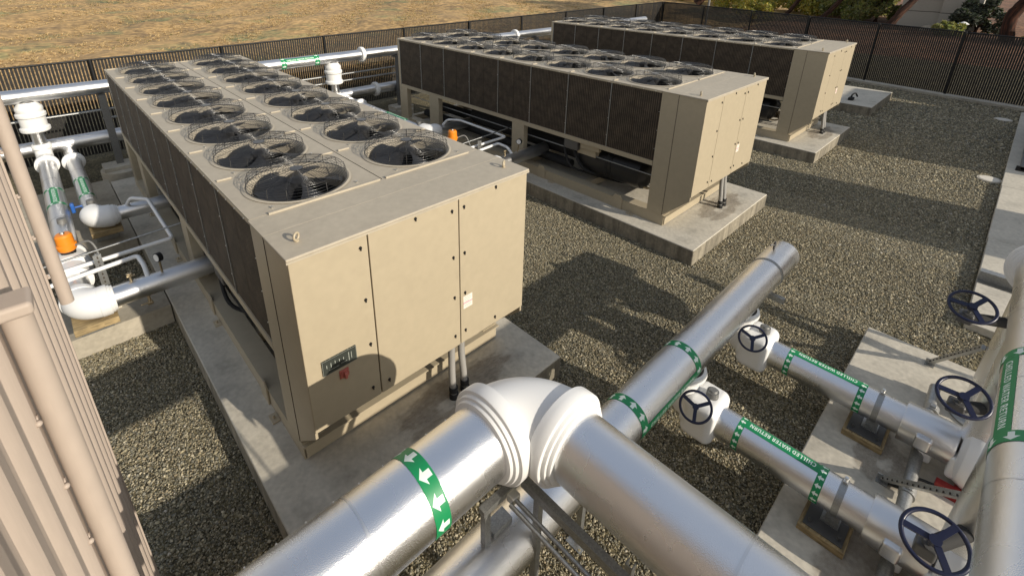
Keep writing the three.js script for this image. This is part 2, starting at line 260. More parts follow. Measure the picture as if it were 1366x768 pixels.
// gravel stones, far too many to count
{
  const base = new THREE.IcosahedronGeometry(1, 0), p = base.attributes.position;
  for (let i = 0; i < p.count; i++) { const k = 0.8 + 0.4 * hash(Math.round(p.getX(i) * 100), Math.round(p.getY(i) * 100 + p.getZ(i) * 1000), 5); p.setXYZ(i, p.getX(i) * k, p.getY(i) * k, p.getZ(i) * k); }
  base.computeVertexNormals();
  const zones = [[-1.5, 0, -3.6, 2.2, 7000, 0.0088], [-1.7, 0, -5.8, -4.3, 3000, 0.013], [2.3, 6.2, -3.2, 2.6, 6600, 0.009], [2.3, 5.9, -8.8, -3.2, 1500, 0.017], [5.9, 9.5, 0.1, 3.4, 4800, 0.0105], [8.3, 12.2, -3, 3.4, 3400, 0.0122], [12.2, 16, -0.5, 3.4, 1800, 0.0165], [16, 22.6, -1.5, 3.4, 1000, 0.022], [0, 2.3, 0.2, 2.5, 6000, 0.009]];
  const inside = (x, z) => { for (const [a, b, c, d] of PADS) if (x > a - 0.005 && x < b + 0.005 && z < c + 0.005 && z > d) return true; for (const dx of [0, 5.983]) if (x > dx - 1.9 && x < dx - 0.34 && ((z > -4.455 && z < -3.495) || (z < -5.695 && z > -8.6))) return true; if (x > 0.9 && x < 5.805 && z > 2.44) return true; if (x > 6.9 && z > 3.215) return true; return x > 22.7 - 0.186 * (z + 1.3); };
  const mats = [], cols = [], m4 = new THREE.Matrix4(), q = new THREE.Quaternion(), e = new THREE.Euler(), C = new THREE.Color();
  const pal = [[0.16, 0.145, 0.098], [0.25, 0.222, 0.146], [0.325, 0.285, 0.185], [0.13, 0.122, 0.09], [0.44, 0.39, 0.275], [0.22, 0.21, 0.165], [0.28, 0.23, 0.145]];
  for (const [x0, x1, z0, z1, dens, size] of zones) {
    const n = Math.round((x1 - x0) * (z1 - z0) * dens);
    for (let i = 0; i < n; i++) {
      const x = rr(x0, x1), z = rr(z0, z1); if (inside(x, z)) continue;
      const s = size * (0.5 + 0.7 * rnd() + (rnd() < 0.04 ? 0.9 : 0)); e.set(rr(0, 6.3), rr(0, 6.3), rr(0, 6.3)); q.setFromEuler(e);
      m4.compose(V(x, rr(-0.004, 0.009), z), q, V(s, s * rr(0.55, 0.85), s * rr(0.7, 1.1))); mats.push(m4.clone());
      const c = pal[Math.floor(rnd() * pal.length)], k = rr(0.75, 1.25); if (rnd() < 0.008) C.setRGB(0.5, 0.46, 0.38); else C.setRGB(c[0] * k, c[1] * k, c[2] * k); cols.push(C.clone());
    }
  }
  const im = new THREE.InstancedMesh(base, M.pebble, mats.length); mats.forEach((m, i) => { im.setMatrixAt(i, m); im.setColorAt(i, cols[i]); });
  im.name = 'gravel'; im.userData.kind = 'stuff'; tag(im, 'loose tan and grey gravel covering the equipment yard', 'gravel'); shade(im); scene.add(im);
}
// dry grass beyond the fence
{
  const pos = [], mk = (a, h, w, lean) => { const c = Math.cos(a), s = Math.sin(a); pos.push(-w * c, 0, -w * s, w * c, 0, w * s, lean * s, h, lean * c); };
  for (let i = 0; i < 12; i++) mk(rr(0, 6.3), rr(0.05, 0.13), 0.012, rr(-0.12, 0.12));
  const g = new THREE.BufferGeometry(); g.setAttribute('position', new THREE.Float32BufferAttribute(pos, 3)); g.computeVertexNormals();
  const N = 26000, im = new THREE.InstancedMesh(g, M.grass, N), o = new THREE.Object3D(), C = new THREE.Color();
  for (let i = 0; i < N; i++) {
    const t = Math.pow(rnd(), 1.6), z = -12.2 - t * 62, x = rr(-6 - t * 8, 34 + t * 30); if (x > 24 + 0.0 * z && z > -13) { }
    o.position.set(x, -0.05 + 0.25 * Math.sin(x * 0.13 + z * 0.07) * Math.min(1, (-11.3 - z) / 4) + 0.18 * Math.sin(x * 0.31 - z * 0.23 + 1) * Math.min(1, (-11.3 - z) / 4), z); o.rotation.y = rr(0, 6.3); const s = rr(0.5, 1.2) * (1 + t * 0.6); o.scale.set(s * 1.6, s, s * 1.6); o.updateMatrix(); im.setMatrixAt(i, o.matrix);
    const k = rr(0.9, 1.1), gr = rnd() < 0.03; im.setColorAt(i, gr ? C.setRGB(0.17 * k, 0.17 * k, 0.05 * k) : C.setRGB(0.46 * k, 0.335 * k, 0.165 * k));
  }
  im.name = 'dry_grass'; im.userData.kind = 'stuff'; tag(im, 'golden dry grass on the open field behind the fence', 'grass'); shade(im); scene.add(im);
}

// ------------------------------------------------------------------ chillers
const CW = 2.24, CL = 7.97, CH = 2.182;          // width, length, height above the pad
const BAY = 0.898, COIL0 = -0.695;               // coil bays run back from here
function fanGeometry() {
  const wires = [], ring = (r, y, w = 0.0016) => { const g = new THREE.TorusGeometry(r, w, 6, 40); g.rotateX(Math.PI / 2); g.translate(0, y, 0); wires.push(g.toNonIndexed()); };
  ring(0.412, 0.012, 0.0035); ring(0.412, 0.038); ring(0.41, 0.064); ring(0.405, 0.088);
  for (let i = 0; i < 15; i++) { const r = 0.395 - i * 0.0235; ring(r, 0.102 + 0.018 * (1 - r / 0.4)); }
  for (let k = 0; k < 16; k++) { const a = (k + 0.5) / 16 * Math.PI * 2, c = Math.cos(a), s = Math.sin(a); wires.push(beam([0.412 * c, 0.005, 0.412 * s], [0.404 * c, 0.098, 0.404 * s], 0.004, 0.004), beam([0.404 * c, 0.098, 0.404 * s], [0.05 * c, 0.118, 0.05 * s], 0.0034, 0.0034)); }
  wires.push(new THREE.CylinderGeometry(0.055, 0.055, 0.006, 20).translate(0, 0.119, 0).toNonIndexed());
  const blades = [];
  for (let b = 0; b < 5; b++) {
    const pos = [], idx = [], NR = 6, NA = 6;
    for (const off of [0, -0.005]) for (let i = 0; i <= NR; i++) for (let j = 0; j <= NA; j++) {
      const u = i / NR, v = j / NA, r = 0.08 + 0.29 * u, span = 0.95 - 0.12 * u, a = b * Math.PI * 0.4 + span * (v - 0.5) + 0.28 * u;
      pos.push(r * Math.cos(a), -0.045 + off + (0.13 - 0.055 * u) * (v - 0.5) + 0.02 * Math.sin(Math.PI * v), r * Math.sin(a));
    }
    const S = (NR + 1) * (NA + 1); for (const o of [0, S]) for (let i = 0; i < NR; i++) for (let j = 0; j < NA; j++) { const q = o + i * (NA + 1) + j; if (o) idx.push(q, q + NA + 1, q + 1, q + 1, q + NA + 1, q + NA + 2); else idx.push(q, q + 1, q + NA + 1, q + 1, q + NA + 2, q + NA + 1); }
    const g = new THREE.BufferGeometry(); g.setAttribute('position', new THREE.Float32BufferAttribute(pos, 3)); g.setIndex(idx); g.computeVertexNormals(); const n = g.toNonIndexed(); n.setAttribute('uv', new THREE.Float32BufferAttribute(new Float32Array(n.attributes.position.count * 2), 2)); blades.push(n);
  }
  blades.push(lathe([[0, 0.035], [0.05, 0.035], [0.085, 0.015], [0.09, -0.10], [0, -0.10]], [0, 0, 0], [0, 1, 0], 24));
  const shroud = lathe([[0.45, 0.006], [0.43, 0.012], [0.405, 0.002], [0.392, -0.03], [0.388, -0.2], [0.398, -0.2], [0.4, -0.03], [0.412, -0.006], [0.45, 0.004]], [0, 0, 0], [0, 1, 0], 48);
  const motor = [new THREE.CylinderGeometry(0.075, 0.085, 0.2, 20).translate(0, -0.22, 0).toNonIndexed(), beam([-0.39, -0.21, 0], [0.39, -0.21, 0], 0.03, 0.02), beam([0, -0.21, -0.39], [0, -0.21, 0.39], 0.03, 0.02)];
  return { guard: merge(wires), rotor: merge(blades), shroud, motor: merge(motor) };
}
function makeChiller() {
  const t = new THREE.Group();
  const fan = fanGeometry();
  // base rails, cross members, lifting lugs
  for (const s of [0, 1]) {
    const X = x => s ? CW - x : x, rail = (x0, x1, y0, y1, z0, z1) => s ? box(CW - x1, CW - x0, y0, y1, z0, z1) : box(x0, x1, y0, y1, z0, z1);
    const b = part(t, 'base_rail', [rail(0.004, 0.014, 0, 0.176, -CL, -0.386), rail(0.0, 0.2, 0.176, 0.184, -CL, -0.385), rail(0.0, 0.13, 0.0, 0.01, -CL, -0.387)], M.beige);
    for (const z of [-1.25, -3.0, -4.8, -6.6]) {
      const lug = extrude([[-0.09, 0], [0.09, 0], [0.09, 0.2], [0.05, 0.255], [-0.05, 0.255], [-0.09, 0.2]], 0.012, 0.002); lug.rotateY(Math.PI / 2); lug.translate(s ? CW + 0.002 : -0.014, 0.0, z);
      part(b, 'lifting_lug', metres(lug), M.beige);
      part(b, 'anchor_foot', [box(...(s ? [CW + 0.002, CW + 0.07] : [-0.07, -0.002]), 0, 0.014, z + 0.22, z + 0.34), rod([s ? CW + 0.04 : -0.04, 0.014, z + 0.28], [s ? CW + 0.04 : -0.04, 0.05, z + 0.28], 0.012)], M.beige);
    }
  }
  for (const z of [-0.45, -2.1, -3.7, -5.2, -6.5, -7.85]) part(t, 'cross_member', box(0.02, CW - 0.02, 0.02, 0.15, z - 0.06, z + 0.06), M.beige);
  part(t, 'front_sill', [box(0.02, CW - 0.02, 0.02, 0.16, -0.386, -0.366), box(0.0, CW, 0.162, 0.176, -0.42, -0.34)], M.beige);
  // legs
  for (const s of [0, 1]) for (const [z0, z1] of [[-7.965, -7.64], [-6.68, -6.32], [-3.85, -3.52]]) {
    const a = s ? CW - 0.12 : 0.003, b = s ? CW - 0.003 : 0.12;
    part(t, 'leg', [box(a, b, 0.185, 0.958, z0, z0 + 0.012), box(s ? b - 0.01 : a, s ? b : a + 0.01, 0.185, 0.958, z0 + 0.012, z1 - 0.012), box(a, b, 0.185, 0.958, z1 - 0.012, z1)], M.beige);
  }
  // coil section: floor pan, rails, coils, dividers
  part(t, 'floor_pan', [box(0.03, CW - 0.03, 0.965, 0.98, -7.93, -0.70), box(CW / 2 - 0.01, CW / 2 + 0.01, 0.98, 2.12, -7.9, -0.7)], M.steelDark);
  part(t, 'rear_panel', [rbox(0.002, CW - 0.002, 0.96, CH - 0.016, -CL, -7.89, 0.006)], M.beige);
  for (const s of [0, 1]) {
    const xo = s ? CW : 0, d = s ? -1 : 1, bx = (a, b, ...r) => s ? box(CW - b, CW - a, ...r) : box(a, b, ...r);
    part(t, 'lower_rail', bx(0, 0.05, 0.96, 1.04, -7.885, -0.70), M.beige);
    part(t, 'upper_rail', bx(-0.004, 0.04, 2.145, 2.166, -7.885, -0.70), M.beige);
    for (let k = 0; k < 8; k++) {
      const z1 = COIL0 - 0.012 - k * BAY, z0 = z1 - BAY + 0.022, zm = (z0 + z1) / 2;
      part(t, 'coil_panel', bx(0.012, 0.06, 1.042, 2.143, zm + 0.003, z1), M.coil);
      part(t, 'coil_panel', bx(0.012, 0.06, 1.042, 2.143, z0, zm - 0.003), M.coil);
      part(t, 'coil_divider', bx(0.002, 0.03, 1.042, 2.143, z0 - 0.018, z0 - 0.002), M.galv);
    }
    const scr = []; for (let k = 0; k < 34; k++) scr.push(new THREE.SphereGeometry(0.007, 6, 4).translate(xo - d * 0.005, 2.156, -0.8 - k * 0.211).toNonIndexed());
    for (let k = 0; k < 9; k++) for (const y of [1.25, 1.55, 1.85]) scr.push(new THREE.SphereGeometry(0.006, 6, 4).translate(xo + d * 0.001, y, COIL0 - 0.01 - Math.min(k, 8) * BAY).toNonIndexed());
    part(t, 'screws', scr, M.screw).userData.kind = 'stuff';
    // sheet side panels by the control end
    part(t, 'side_panel', bx(0.0, 0.025, 0.185, 2.166, -0.692, -0.424), M.beige);
    const sh = extrude([[0.42, 0.185], [0.012, 0.575], [0.012, 2.166], [0.42, 2.166]].map(([z, y]) => [z, y]), 0.02); sh.rotateY(Math.PI / 2); // shape x -> -z
    sh.translate(s ? CW - 0.021 : 0.001, 0, 0); part(t, 'side_panel', metres(sh), M.beige);
    part(t, 'corner_strip', bx(-0.003, 0.004, 0.19, 2.16, -0.4245, -0.4195), M.seam);
  }
  // control box with three doors
  part(t, 'control_cabinet', [box(0.03, CW - 0.03, 0.66, 2.15, -0.40, -0.03), box(0.03, CW - 0.03, 0.655, 2.15, -0.69, -0.66)], M.seam);
  part(t, 'cabinet_floor', box(0.022, CW - 0.022, 0.640, 0.654, -0.40, -0.012), M.beige);
  const doorX = [[0.002, 0.570], [0.579, 1.414], [1.423, CW - 0.002]];
  const latch = [[[0.511, 2.052], [0.511, 1.606], [0.515, 1.191], [0.5, 0.76]], [[0.987, 2.115], [1.345, 2.055], [1.349, 1.611], [1.352, 1.197], [1.352, 0.773], [0.65, 0.74]], [[1.473, 2.054], [1.473, 1.608], [1.473, 1.192], [1.474, 0.776], [1.839, 2.124], [1.849, 0.72]]];
  doorX.forEach(([a, b], i) => {
    const d = part(t, 'door', rbox(a, b, 0.64, 2.155, -0.028, 0.0, 0.006), M.beige);
    for (const [x, y] of latch[i]) part(d, 'latch', [rod([x, y, -0.002], [x, y, 0.007], 0.013, 0.012, 10), box(x - 0.004, x + 0.004, y - 0.02, y + 0.004, 0.004, 0.012)], M.black);
  });
  part(t, 'warning_label', new THREE.PlaneGeometry(0.105, 0.135).translate(1.505, 1.085, 0.0025), M.sticker);
  // roof
  part(t, 'cabinet_roof', [rbox(-0.012, CW + 0.012, 2.158, CH, -0.382, 0.016, 0.008), box(-0.012, CW + 0.012, 2.145, 2.16, 0.006, 0.016)], M.deck);
  part(t, 'roof_flashing', [rbox(-0.01, CW + 0.01, 2.166, 2.179, -0.692, -0.386, 0.004), box(0.14, 1.09, 2.179, 2.196, -0.692, -0.672), box(1.15, 2.1, 2.179, 2.196, -0.692, -0.672)], M.deck);
  for (const [x, z] of [[0.14, -0.17], [CW - 0.14, -0.17]]) part(t, 'lifting_eye', [new THREE.TorusGeometry(0.026, 0.009, 8, 20).rotateY(0.6).translate(x, CH + 0.036, z).toNonIndexed(), rod([x, CH - 0.002, z], [x, CH + 0.014, z], 0.016)], M.beige);
  const sh = new THREE.Shape([V(-0.556, -0.446), V(0.556, -0.446), V(0.556, 0.446), V(-0.556, 0.446)].map(p => new THREE.Vector2(p.x, p.y)));
  const hole = new THREE.Path(); hole.absarc(0, 0, 0.405, 0, Math.PI * 2, true); sh.holes.push(hole);
  const deckG = metres(new THREE.ExtrudeGeometry(sh, { depth: 0.012, bevelEnabled: false, curveSegments: 40 }).rotateX(-Math.PI / 2));
  const clipG = [rbox(-0.53, -0.41, 0.012, 0.03, -0.445, -0.425, 0.004), rbox(0.41, 0.53, 0.012, 0.03, -0.445, -0.425, 0.004)];
  const boltG = merge([[-0.36, 0.37], [0.36, 0.37], [-0.36, -0.37], [0.36, -0.37]].map(([x, z]) => rod([x, 0.012, z], [x, 0.03, z], 0.008, 0.008, 8)));
  for (let k = 0; k < 8; k++) for (const x of [0.556 + 0.003, CW - 0.556 - 0.003]) {
    const z = COIL0 - 0.449 - k * BAY;
    const d = part(t, 'deck_panel', deckG, M.deck); d.position.set(x, 2.166, z);
    for (const cg of clipG) part(d, 'joint_clip', cg, M.deck); part(d, 'bolts', boltG, M.screw).userData.kind = 'stuff';
    const f = new THREE.Group(); f.name = 'fan'; f.position.set(x, 2.178, z); t.add(f);
    const turn = hash(k, Math.round(x * 10), 7) * 6;
    part(f, 'fan_guard', fan.guard, M.wire); part(f, 'fan_blades', fan.rotor, M.blade).rotation.y = turn; part(f, 'fan_shroud', fan.shroud, M.deck); part(f, 'fan_motor', fan.motor, M.black);
  }
  part(t, 'rear_deck_strip', rbox(-0.004, CW + 0.004, 2.166, 2.18, -CL, -7.884, 0.004), M.deck);
  // machinery below the coils
  part(t, 'evaporator', [lathe([[0, 0], [0.16, 0.01], [0.21, 0.05], [0.22, 0.1], [0.22, 3.5], [0.21, 3.55], [0.16, 3.59], [0, 3.6]], [0.72, 0.55, -1.9 - 3.9], [0, 0, 1], 28)], M.rubber);
  for (const [x, z] of [[1.15, -1.35], [1.35, -2.5]]) part(t, 'compressor', [lathe([[0, 0], [0.14, 0.0], [0.2, 0.05], [0.21, 0.12], [0.21, 0.42], [0.17, 0.5], [0.13, 0.52], [0.13, 0.66], [0, 0.68]], [x - 0.3, 0.42, z], [1, 0.1, 0.15], 26), rod([x, 0.6, z], [x, 0.86, z - 0.1], 0.05), rbox(x - 0.1, x + 0.16, 0.2, 0.3, z - 0.2, z + 0.2, 0.02)], M.black);
  part(t, 'starter_box', [rbox(0.1, 0.35, 0.72, 0.95, -2.25, -1.85, 0.01)], M.beige);
  part(t, 'refrigerant_hose', tube([[0.10, 0.95, -2.55], [0.06, 0.7, -2.5], [0.08, 0.42, -2.35], [0.3, 0.3, -2.1], [0.5, 0.24, -1.6], [0.7, 0.24, -1.1]], 0.022, 40, 8), M.rubber);
  part(t, 'refrigerant_hose', tube([[0.16, 0.95, -2.4], [0.12, 0.66, -2.3], [0.18, 0.4, -2.1], [0.4, 0.32, -1.8], [0.6, 0.35, -1.3], [0.95, 0.45, -1.2]], 0.028, 40, 8), M.rubber);
  part(t, 'suction_line', tube([[1.0, 0.85, -1.4], [0.85, 0.95, -1.6], [0.72, 0.86, -2.0], [0.72, 0.7, -2.3]], 0.045, 30, 10), M.rubber);
  part(t, 'copper_line', tube([[0.35, 0.5, -1.2], [0.4, 0.35, -1.0], [0.75, 0.3, -0.9], [1.0, 0.4, -1.05]], 0.02, 24, 8), M.brass);
  for (const z of [-1.6, -3.1, -4.4]) part(t, 'filter_drier', [lathe([[0, 0], [0.05, 0.01], [0.055, 0.05], [0.055, 0.3], [0.05, 0.34], [0, 0.35]], [1.7, 0.4, z], [0, 0, -1], 16)], M.steelDark);
  part(t, 'conduit', rod([0.13, 0.74, -7.6], [0.13, 0.74, -0.70], 0.011, 0.011, 8), M.galv);
  part(t, 'oil_cooler', [lathe([[0, 0], [0.2, 0.01], [0.29, 0.07], [0.3, 0.14], [0.3, 0.6], [0.27, 0.64], [0.27, 0.7], [0.3, 0.74], [0.3, 1.3], [0.24, 1.4], [0, 1.41]], [0.46, 0.6, -0.95], [0, 0, -1], 28)], M.black); part(t, 'added_dark_pipes', [rod([0.42, 0.3, -7.4], [0.42, 0.3, -2.6], 0.09, 0.09, 14), rod([0.95, 0.36, -7.4], [0.95, 0.36, -2.6], 0.12, 0.12, 14)], M.rubber);  // black pipe bundle added to darken the bay under the coils
  part(t, 'wiring_box', rbox(0.05, 0.12, 0.86, 0.95, -2.15, -1.75, 0.006), M.beige);
  part(t, 'junction_box', [rbox(0.02, 0.16, 0.78, 0.95, -2.5, -2.2, 0.006)], M.steelDark);
  for (const [x, dx] of [[1.37, -0.02], [1.49, 0.0]]) part(t, 'flexible_conduit', [tube([[x + 0.03, 0.66, -0.12], [x + 0.01, 0.45, -0.10], [x + dx, 0.22, -0.06], [x + dx, -0.005, -0.04]], 0.034, 24, 12)], M.steelPaint), part(t, 'conduit_boot', [lathe([[0.034, 0], [0.043, 0.005], [0.043, 0.06], [0.036, 0.065]], [x + dx, 0.07, -0.045], [0, 1, 0], 16), lathe([[0.046, 0], [0.046, 0.05], [0.036, 0.06]], [x + dx, 0, -0.04], [0, 1, 0], 16)], M.rubber);
  part(t, 'conduit_bracket', [box(1.62, 1.75, 0.5, 0.62, -0.2, -0.19), box(1.62, 1.75, 0.5, 0.51, -0.2, -0.12)], M.beige);
  return t;
}
const CPOS = [[0, 0.27, 0], [5.983, 0.27, -0.03], [12.0, 0.27, -0.1]];
const CLAB = ['beige air-cooled chiller beside the corrugated wall, elbow shadow on its control door', 'beige air-cooled chiller standing between the two other chillers', 'beige air-cooled chiller next to the vacant concrete pad'];
const proto = makeChiller();
CPOS.forEach((p, i) => { const c = i ? proto.clone() : proto; c.name = numbered('chiller'); c.position.set(...p); scene.add(c); });
{ // only the chiller by the wall shows its display and isolator
  const disp = new THREE.BoxGeometry(0.272, 0.13, 0.012).translate(0.253, 1.196, 0.007); part(proto, 'control_display', disp, M.display);
  part(proto, 'isolator_knob', [rod([0.278, 1.058, 0.006], [0.278, 1.058, 0.02], 0.036, 0.034, 18), rbox(0.266, 0.29, 1.03, 1.086, 0.02, 0.045, 0.006), rbox(0.24, 0.316, 1.02, 1.096, 0.0, 0.006, 0.002)], M.redKnob, 'red rotary isolator knob');
}
scene.children.filter(o => o.name.startsWith('chiller')).forEach((c, i) => { c.userData = {}; tag(c, CLAB[i], 'chiller', 'row of chillers on concrete pads'); });

// ------------------------------------------------------------------ pipe fittings
const AX = { x: [[1, 0, 0], [0, 1, 0], [0, 0, 1]], y: [[0, 1, 0], [1, 0, 0], [0, 0, 1]], z: [[0, 0, 1], [1, 0, 0], [0, 1, 0]] };
// stepped white collar at the end of a fitting: thick side at base, steps along dir down to the pipe
function collar(base, dir, r, k = 1) { const w = 0.3 * r * k; return lathe([[r * 1.02, -w * 1.1], [r * 1.30, -w * 1.1], [r * 1.36, -w * 0.95], [r * 1.37, -w * 0.5], [r * 1.37, w * 0.3], [r * 1.35, w * 0.4], [r * 1.25, w * 0.44], [r * 1.245, w * 0.72], [r * 1.23, w * 0.8], [r * 1.15, w * 0.83], [r * 1.145, w * 1.08], [r * 1.13, w * 1.15], [r * 1.0, w * 1.18]], base, dir, 56); }
function clamp(parent, name, axis, c, s, r, w, mat) { const [a, u, v] = AX[axis]; const b = V(...c).addScaledVector(V(...a), s); return part(parent, name, [lathe([[r, -w / 2], [r + 0.006, -w / 2], [r + 0.006, w / 2], [r, w / 2]], [b.x, b.y, b.z], a, 40)], mat); }
function arrowBand(parent, axis, c, s0, s1, r, n, flip) { const [a, u, v] = AX[axis]; return part(parent, 'arrow_tape', sleeve(c, a, u, v, r + 0.0022, 0, 360, s0, s1, n, false, flip), M.arrow, 'green tape ring with white flow arrows'); }
function wheelGeo(R) {
  const rim = new THREE.TorusGeometry(R, R * 0.085, 10, 48).toNonIndexed(), g = [rim];
  for (let k = 0; k < 3; k++) { const a = k * Math.PI * 2 / 3 + 0.5, c = Math.cos(a), s = Math.sin(a); const b = new THREE.BoxGeometry(R * 0.2, R * 0.9, R * 0.11); const p = b.attributes.position; for (let i = 0; i < p.count; i++) { const f = p.getY(i) / (R * 0.9) + 0.5; p.setX(i, p.getX(i) * (1.15 - 0.35 * Math.sin(Math.PI * f)) ); } b.translate(0, R * 0.52, R * 0.02); b.rotateZ(a); g.push(b.toNonIndexed()); }
  g.push(new THREE.CylinderGeometry(R * 0.2, R * 0.22, R * 0.26, 18).rotateX(Math.PI / 2).toNonIndexed());
  const m = merge(g); return m;
}
function handwheel(parent, c, normal, R) { const g = wheelGeo(R); g.applyQuaternion(new THREE.Quaternion().setFromUnitVectors(V(0, 0, 1), V(...normal).normalize())); g.translate(...c); return part(parent, 'handwheel', g, M.navy, 'dark blue three-spoked handwheel'); }

// ------------------------------------------------------------------ big elbow pipe over the yard
{
  const t = thing('elbow_pipe', 'wide silver insulated pipe with a white right-angle elbow and green arrow ring', 'pipe');
  const r = 0.2, y = 1.79, z = 1.41, x = 0.773, R = 0.30;
  part(t, 'pipe_jacket', [rod([-1.03, y, z], [x - R, y, z], r, r, 72)], M.alu);
  part(t, 'pipe_jacket', [rod([x, y, z + R], [x, y, 3.22], r, r, 72)], M.alu);
  const e = part(t, 'elbow_cover', [quarter([x, y, z], [-1, 0, 0], [0, 0, 1], R, 0.24, 32, 56)], M.pvc);
  part(e, 'collar', collar([x - R, y, z], [-1, 0, 0], r, 1.0), M.pvc); part(e, 'collar', collar([x, y, z + R], [0, 0, 1], r, 1.0), M.pvc);
  arrowBand(t, 'x', [0, y, z], -0.046, 0.040, r, 10, true);
  part(t, 'jacket_seam', [sleeve([0, y, z], ...AX.x, r + 0.0012, 0, 360, -0.332, -0.32, 1)], M.aluPlain);
  part(t, 'jacket_seam', [sleeve([x, y, 0], ...AX.z, r + 0.0012, 0, 360, 2.62, 2.632, 1)], M.aluPlain);
  const riv = []; for (let k = 0; k < 9; k++) riv.push(new THREE.SphereGeometry(0.0055, 6, 5).translate(-0.75 + k * 0.13, y + 0.118, z - 0.162).toNonIndexed());
  part(t, 'rivets', riv, M.screw).userData.kind = 'stuff';
  part(t, 'wall_flange', [lathe([[r, 0], [0.3, 0], [0.3, 0.012], [r, 0.014]], [-1.035, y, z], [1, 0, 0], 40)], M.galv);
}
// ------------------------------------------------------------------ low return header
{
  const t = thing('return_header', 'long silver header pipe lying low across the gravel with two green arrow rings', 'pipe');
  const r = 0.173, y = 0.94, z = 1.50;
  part(t, 'pipe_jacket', [rod([-1.03, y, z], [5.06, y, z], r, r, 72)], M.alu);
  part(t, 'end_cap', [lathe([[r + 0.005, -0.34], [r + 0.005, 0.19], [r + 0.002, 0.21], [r - 0.025, 0.215], [0, 0.22]], [5.06, y, z], [1, 0, 0], 48)], M.alu);
  arrowBand(t, 'x', [0, y, z], 1.79, 1.872, r, 11, false); arrowBand(t, 'x', [0, y, z], 2.655, 2.737, r, 11, false);
  part(t, 'text_tape', sleeve([0, y, z], [1, 0, 0], [0, 0, 1], [0, 1, 0], r + 0.0016, -16, 14, 1.872, 2.655, 1, true), M.text, 'green strip printed CHILLED WATER RETURN');
  clamp(t, 'strap', 'x', [0, y, z], 4.70, r, 0.022, M.galv);
  part(t, 'vent_stub', [rod([5.0, y + r - 0.01, z - 0.05], [5.0, y + r + 0.09, z - 0.05], 0.013), rod([4.94, y + r + 0.06, z - 0.08], [5.02, y + r + 0.05, z - 0.04], 0.008)], M.steelDark);
  for (const x of [0.3, 1.35, 4.75]) part(t, 'saddle_stand', [box(x - 0.022, x + 0.022, 0, 0.76, z - 0.022, z + 0.022), box(x - 0.07, x + 0.07, 0.0, 0.012, z - 0.07, z + 0.07), box(x - 0.03, x + 0.03, 0.75, 0.768, z - 0.12, z + 0.12)], M.galv);
  part(t, 'sensor_box', [rbox(0.41, 0.56, 1.105, 1.15, 1.43, 1.52, 0.004)], M.galv);
  part(t, 'strut_arm', [box(4.70, 4.76, 0.64, 0.70, 1.3, 1.74)], M.galv);
}
// ------------------------------------------------------------------ high header along the pump row
{
  const t = thing('pump_header', 'silver header pipe above the pumps with green arrow rings and printed strip', 'pipe');
  const r = 0.2, y = 1.8, z = 3.49;
  part(t, 'pipe_jacket', [rod([-1.08, y, z], [5.02, y, z], r, r, 72)], M.alu);
  const e = part(t, 'elbow_cover', [quarter([5.32, y, z], [-1, 0, 0], [0, 0, 1], 0.3, 0.232, 24, 40)], M.pvc); part(e, 'collar', collar([5.02, y, z], [-1, 0, 0], r, 0.5), M.pvc);
  part(t, 'pipe_jacket', [rod([5.32, y, z + 0.3], [5.32, y, z + 0.7], r, r, 48)], M.alu); part(t, 'blind_flange', [lathe([[0, 0.04], [0.25, 0.04], [0.25, 0], [0, 0]], [5.32, y, z + 0.7], [0, 0, 1], 36)], M.galv);
  arrowBand(t, 'x', [0, y, z], 2.365, 2.46, r, 11, true); arrowBand(t, 'x', [0, y, z], 3.265, 3.36, r, 11, true);
  part(t, 'text_tape', sleeve([3.265, y, z], [-1, 0, 0], [0, 0, -1], [0, 1, 0], r + 0.0016, 10, 40, 0.0, 0.81, 1, true), M.text, 'green strip printed CHILLED WATER RETURN');
  for (const s of [2.07, 3.0, 3.95, 1.1]) part(t, 'jacket_seam', [sleeve([0, y, z], ...AX.x, r + 0.0012, 0, 360, s, s + 0.012, 1)], M.aluPlain);
}
